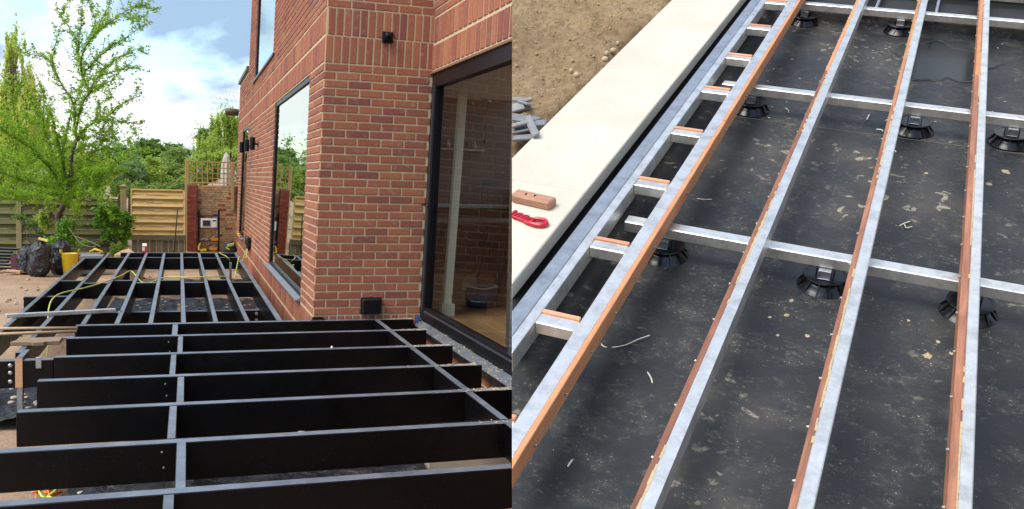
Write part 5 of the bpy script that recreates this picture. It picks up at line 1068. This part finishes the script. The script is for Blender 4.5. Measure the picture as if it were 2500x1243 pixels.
# things on the coping and soil
OFFC = wood('offcut_timber', (0.42,0.20,0.12), (0.58,0.31,0.19), (2,14,14))
o = B_().obox((-.7647, 1.747, .0105), (.050,-.004,0), (.003,.017,0), (0,0,.0105)).build('timber_offcut', OFFC, place='B', bevel=.006); tag(o, 'short red brown timber offcut lying on the cream coping', 'offcut')
m = B_(); 
for dx in (-.018, .004): m.obox((-.7647+dx, 1.748, .0212), (.0022,0,0), (0,.004,0), (0,0,.0003))
m.build('screw_hole', blkm, o)
br = thing('wire_brush', 'red handled wire brush lying on the coping below the timber offcut', 'brush', bq((-.745, 1.665, .004)), place='B')
REDH = simple('glossy_red_plastic', (0.50,0.008,0.022), 0.3)
hp = smoothpts([(-.787,1.668,.006),(-.770,1.672,.0072),(-.755,1.664,.0075),(-.735,1.660,.0075),(-.712,1.660,.007),(-.700,1.656,.006)], 4)
U = lambda x, y, z: (x, y, z)
m = B_()
up = [(-.786,1.689),(-.779,1.692),(-.775,1.681),(-.765,1.684),(-.757,1.679),(-.748,1.680),(-.739,1.672),(-.729,1.673),(-.719,1.671),(-.711,1.674),(-.703,1.668),(-.699,1.658)]
lo = [(-.789,1.664),(-.780,1.659),(-.771,1.660),(-.762,1.657),(-.752,1.654),(-.742,1.648),(-.731,1.645),(-.720,1.643),(-.711,1.642),(-.705,1.644),(-.700,1.650)]
m.prism([(-.789,1.664),(-.771,1.660),(-.752,1.654),(-.742,1.648),(-.731,1.645),(-.728,1.674),(-.739,1.672),(-.748,1.681),(-.757,1.678),(-.765,1.685),(-.775,1.681),(-.779,1.692),(-.786,1.690),(-.791,1.678)], .0015, .0095)
ring = smoothpts([(-.730,1.671,.007),(-.719,1.672,.0075),(-.708,1.673,.007),(-.699,1.665,.007),(-.698,1.655,.007),(-.705,1.648,.007),(-.718,1.646,.007),(-.732,1.649,.007)], 4)
m.tube(ring, .0052, 8)
m.build('handle', REDH, br, bevel=.003)
m = B_()
for i in range(5): x_ = -.781+.0088*i; m.obox((x_, 1.673-.0019*i, .0097), (.0016,.0006,0), (.0025,.0085,0), (0,0,.0006))
m.obox((-.738,1.662,.0097), (.004,.0015,0), (.001,.006,0), (0,0,.0006)); m.build('grip_slot', simple('dark_red_slot', (0.16,0.004,0.01), 0.4), br, kind='stuff')
B_().obox((-.80,1.676,.007), (.014,.002,0), (0,.006,0), (0,0,.004)).build('ferrule', simple('white_ferrule', (0.6,0.6,0.58), 0.4), br, bevel=.003)
m = B_()
for i in range(260):
    x_, y_ = -.806+random.uniform(-.014,.006), 1.690+random.uniform(-.008,.010); m.tube([(x_,y_,.006),(x_+random.gauss(0,.003),y_+random.gauss(.005,.003),.024+random.uniform(-.004,.004))], .0004, 3)
m.build('bristle', simple('brass_bristle', (0.30,0.24,0.15), 0.5, 0.5), br)
SL = [((1268,244),.070,.020,-8,.014,(0.42,0.42,0.40)), ((1280,252),.055,.009,-35,.020,(0.38,0.38,0.37)), ((1283,258),.035,.010,-38,.008,(0.40,0.40,0.40)), ((1262,262),.040,.035,30,.01,(0.45,0.45,0.43)),
      ((1275,290),.095,.030,-12,.010,(0.33,0.34,0.35)), ((1296,303),.085,.026,18,.012,(0.35,0.36,0.37)), ((1272,318),.060,.022,28,.004,(0.30,0.31,0.32)), ((1282,336),.065,.022,14,.003,(0.36,0.37,0.38)), ((1268,304),.050,.016,34,.020,(0.40,0.41,0.42)), ((1298,308),.018,.078,33,.028,(0.36,0.37,0.38))]
def onB(px_, py_, z):
    d = MB_ @ Vector(((px_-1250)/2310, -(py_-621.5)/2310, -1)); t_ = (z-1)/d.z; return Vector((d.x*t_, d.y*t_, z))
names = ['topmost pale one at the left edge','narrow one lying across the upper group','small one below the narrow one','pale one at the left edge of the upper group','wide one at the back of the lower pile','one sticking out to the right of the lower pile','dark one low in the lower pile','bottom rounded one of the lower pile','thin one at the left of the lower pile','long one leaning across the top of the lower pile']
for i, ((x_, y_), L, W, ang, h_, c_) in enumerate(SL):
    p = onB(x_, y_, -.02+h_); a_ = R(ang)
    o = B_(bq).obox(p, (L*.5*math.cos(a_), L*.5*math.sin(a_), .004), (-W*.9*math.sin(a_), W*.9*math.cos(a_), -.003), (0,0,.0045)).build('paving_piece', simple('slate_piece%d' % i, tuple(.55*q for q in c_), 0.75, var=.2), place='B', bevel=.004); tag(o, 'grey paving piece on the soil, ' + names[i], 'paving piece', 'broken grey paving pieces')
STN = simple('clay_stone', (0.36,0.26,0.15), 0.9, var=.25)
m = B_(bq)
for i in range(1500):
    x, y = random.uniform(-2.0,-.93), random.uniform(1.3, 4.2); s = random.choice((.002,.0025,.003,.004,.006)); z = soilz(x, y)
    m.lathe((x,y,z), [(s*.5,-s*.3),(s,s*.2),(s*.75,s*.7),(s*.2,s*.9)], 6)
m.build('soil_stones', STN, place='B', kind='stuff')
for i, (x_, y_, r_) in enumerate(((1497,127,.010),(1477,148,.011),(1408,187,.010),(1395,177,.007),(1508,110,.007),(1482,134,.008))):
    p = onB(x_, y_, -.03); o = B_(bq).lathe(p, [(r_*.6,-.004),(r_*1.1,.003),(r_*.9,.010),(r_*.3,.014)], 8).build('stone', simple('tan_stone%d' % i, (0.45,0.34,0.22), .9), place='B', smooth=True)
    tag(o, 'tan stone on the soil near the coping, ' + ('upper right one of the close group','lower left one of the close group','lowest one, nearer the paving pieces','second lowest one','highest small one','middle one of the close group')[i], 'stone', 'tan stones on the soil')
# scraps on the membrane
SCR = simple('pale_scrap', (0.62,0.58,0.48), .8); FO = simple('tan_foam_spot', (0.40,0.32,0.20), .9, var=.3, scale=60)
def strand(pts, r_, label, name='shaving'):
    P = [onB(a, b, ZM+.004+c) for a, b, c in pts]; o = B_(bq).tube(smoothpts(P, 4), r_, 5).build(name, SCR, place='B', smooth=True); tag(o, label, 'scrap')
strand([(1466,838,0),(1474,846,.002),(1490,849,.0),(1525,843,.006),(1555,830,.008),(1586,819,.010)], .0014, 'long pale curved strand on the membrane near the first joist', 'strand')
strand([(1702,485,0),(1718,487,.002),(1738,487,.0)], .0016, 'short straight pale shaving between the first two joists')
strand([(1580,908,0),(1589,922,.003),(1593,937,0)], .0016, 'small bent shaving right of the long strand')
strand([(2196,552,0),(2207,546,.003),(2222,541,0)], .0018, 'crossed twiggy shaving between the third and fourth joists'); strand([(2208,546,0),(2213,557,.003),(2227,553,0)], .0016, 'second arm of the crossed shaving between the third and fourth joists')
strand([(1918,264,0),(1924,269,.003),(1926,275,0)], .0018, 'small pale shaving left of the second joist'); strand([(2122,280,0),(2119,287,.003),(2116,293,0)], .0016, 'tiny shaving left of the third joist')
strand([(2140,316,0),(2152,317,.003),(2156,321,0)], .0018, 'shaving just below the tiny one'); strand([(2178,362,0),(2184,367,.003),(2188,372,0)], .0022, 'bright shaving right of the third joist')
strand([(1386,1140,0),(1392,1130,.003),(1398,1123,0)], .0018, 'white shaving near the bottom left'); strand([(1652,590,0),(1660,588,.003),(1668,584,0)], .0018, 'shaving beside the pedestal of the first joist')
for i, (x_, y_, r_) in enumerate(((1695,852,.009),(1660,877,.0075),(1694,1058,.005),(1879,775,.005),(1921,771,.006),(1898,820,.004),(1972,822,.006),(2008,465,.008),(2047,450,.005),(2218,784,.004),(2290,836,.005),(2322,864,.005),(2264,870,.010),(1932,735,.006),(1745,1220,.005),(2260,424,.006),(2455,420,.013),(2415,450,.009))):
    p = onB(x_, y_, ZM+.0016); P_ = []; r_ *= .8
    for k in range(12): q = r_*(1+.75*mn.noise(Vector((k*.9, i*3.1, 2)))); P_.append((p.x+q*math.cos(k*.5236), p.y+q*1.2*math.sin(k*.5236)))
    o = B_(bq).prism(P_, ZM+.0008, ZM+.0030).build('foam_spot', FO, memo)
PRT = simple('boot_scuff', (0.088,0.086,0.080), .8, var=.3, scale=40)
for (bx, by, an, sc_) in ((1800,560,1.2,1.0), (1845,880,1.5,1.15), (1890,960,1.35,1.1), (2330,470,1.4,.9), (2010,860,1.3,1.0), (1775,470,1.6,.8)):
    p = onB(bx, by, ZM+.002); m = B_(bq); ca, sa = math.cos(an), math.sin(an)
    for r_ in range(9):
        for c_ in (-1, 1):
            if random.random() < .2: continue
            u, v = (r_-4)*.0085*sc_, c_*.008*sc_; w_ = .0062*sc_*(1-abs(r_-4)*.06); q = Vector((p.x+u*ca-v*sa, p.y+(u*sa+v*ca)*1.5, ZM+.0011)); tl = .35*c_
            m.obox(q, (-(w_)*math.sin(an+tl), w_*math.cos(an+tl), 0), (.0016*math.cos(an+tl), .0016*math.sin(an+tl), 0), (0,0,.0005))
    m.build('boot_print', PRT, memo, kind='stuff')
m = B_(bq)
for i in range(260):
    x, y = random.uniform(-.56, .55), random.uniform(.9, 3.68); s = random.choice((.0008,.001,.0014,.002)); m.obox((x,y,ZM+.0012), (s*random.uniform(1,2.5),random.uniform(-s,s),0), (0,s,0), (0,0,.0007))
m.build('membrane_crumbs', SCR, place='B', kind='stuff')

# ------------------------------------------------------------------ each place ends at the same upright plane
bpy.context.view_layer.update()
PN = MA @ Vector((1, 0, 0))
seen = {}
for o in list(SC.objects):
    if o.type != 'MESH' or o.name == 'ground': continue
    pl = ORG[o.name][1]; mw_ = o.matrix_world
    co = [mw_ @ Vector(c) for c in o.bound_box]; ds = [(c - CAM).dot(PN) * (1 if pl == 'A' else -1) for c in co]
    if max(ds) <= 0: continue
    if min(ds) >= 0:
        seen[o.name] = o; continue
    if pl == 'A' and o.name.startswith(('rear_wall','ceiling','roof','garden_tree')) : pass
    me = o.data.copy() if o.data.users > 1 else o.data; o.data = me
    inv = mw_.inverted(); p = inv @ CAM; n_ = (mw_.to_3x3().transposed() @ PN).normalized() * (1 if pl == 'A' else -1)
    bm = bmesh.new(); bm.from_mesh(me)
    r_ = bmesh.ops.bisect_plane(bm, geom=bm.verts[:]+bm.edges[:]+bm.faces[:], dist=1e-6, plane_co=p, plane_no=n_, clear_outer=True)
    ed = [e for e in r_['geom_cut'] if isinstance(e, bmesh.types.BMEdge) and e.is_valid and len(e.link_faces) == 1]
    if ed and len(ed) < 400:
        try: bmesh.ops.holes_fill(bm, edges=ed, sides=0)
        except Exception: pass
    bm.to_mesh(me); bm.free(); me.update()
    if not me.polygons: seen[o.name] = o
def kill(o):
    for c in list(o.children): kill(c)
    bpy.data.objects.remove(o)
names_ = list(seen)
for nme in names_:
    o = bpy.data.objects.get(nme)
    if o is not None and not [c for c in o.children if c.name not in seen]: kill(o)
for o in list(SC.objects):
    if o.type == 'EMPTY' and not o.children: bpy.data.objects.remove(o)
print('objects', len(SC.objects), 'bricks', BR_COUNT[0])
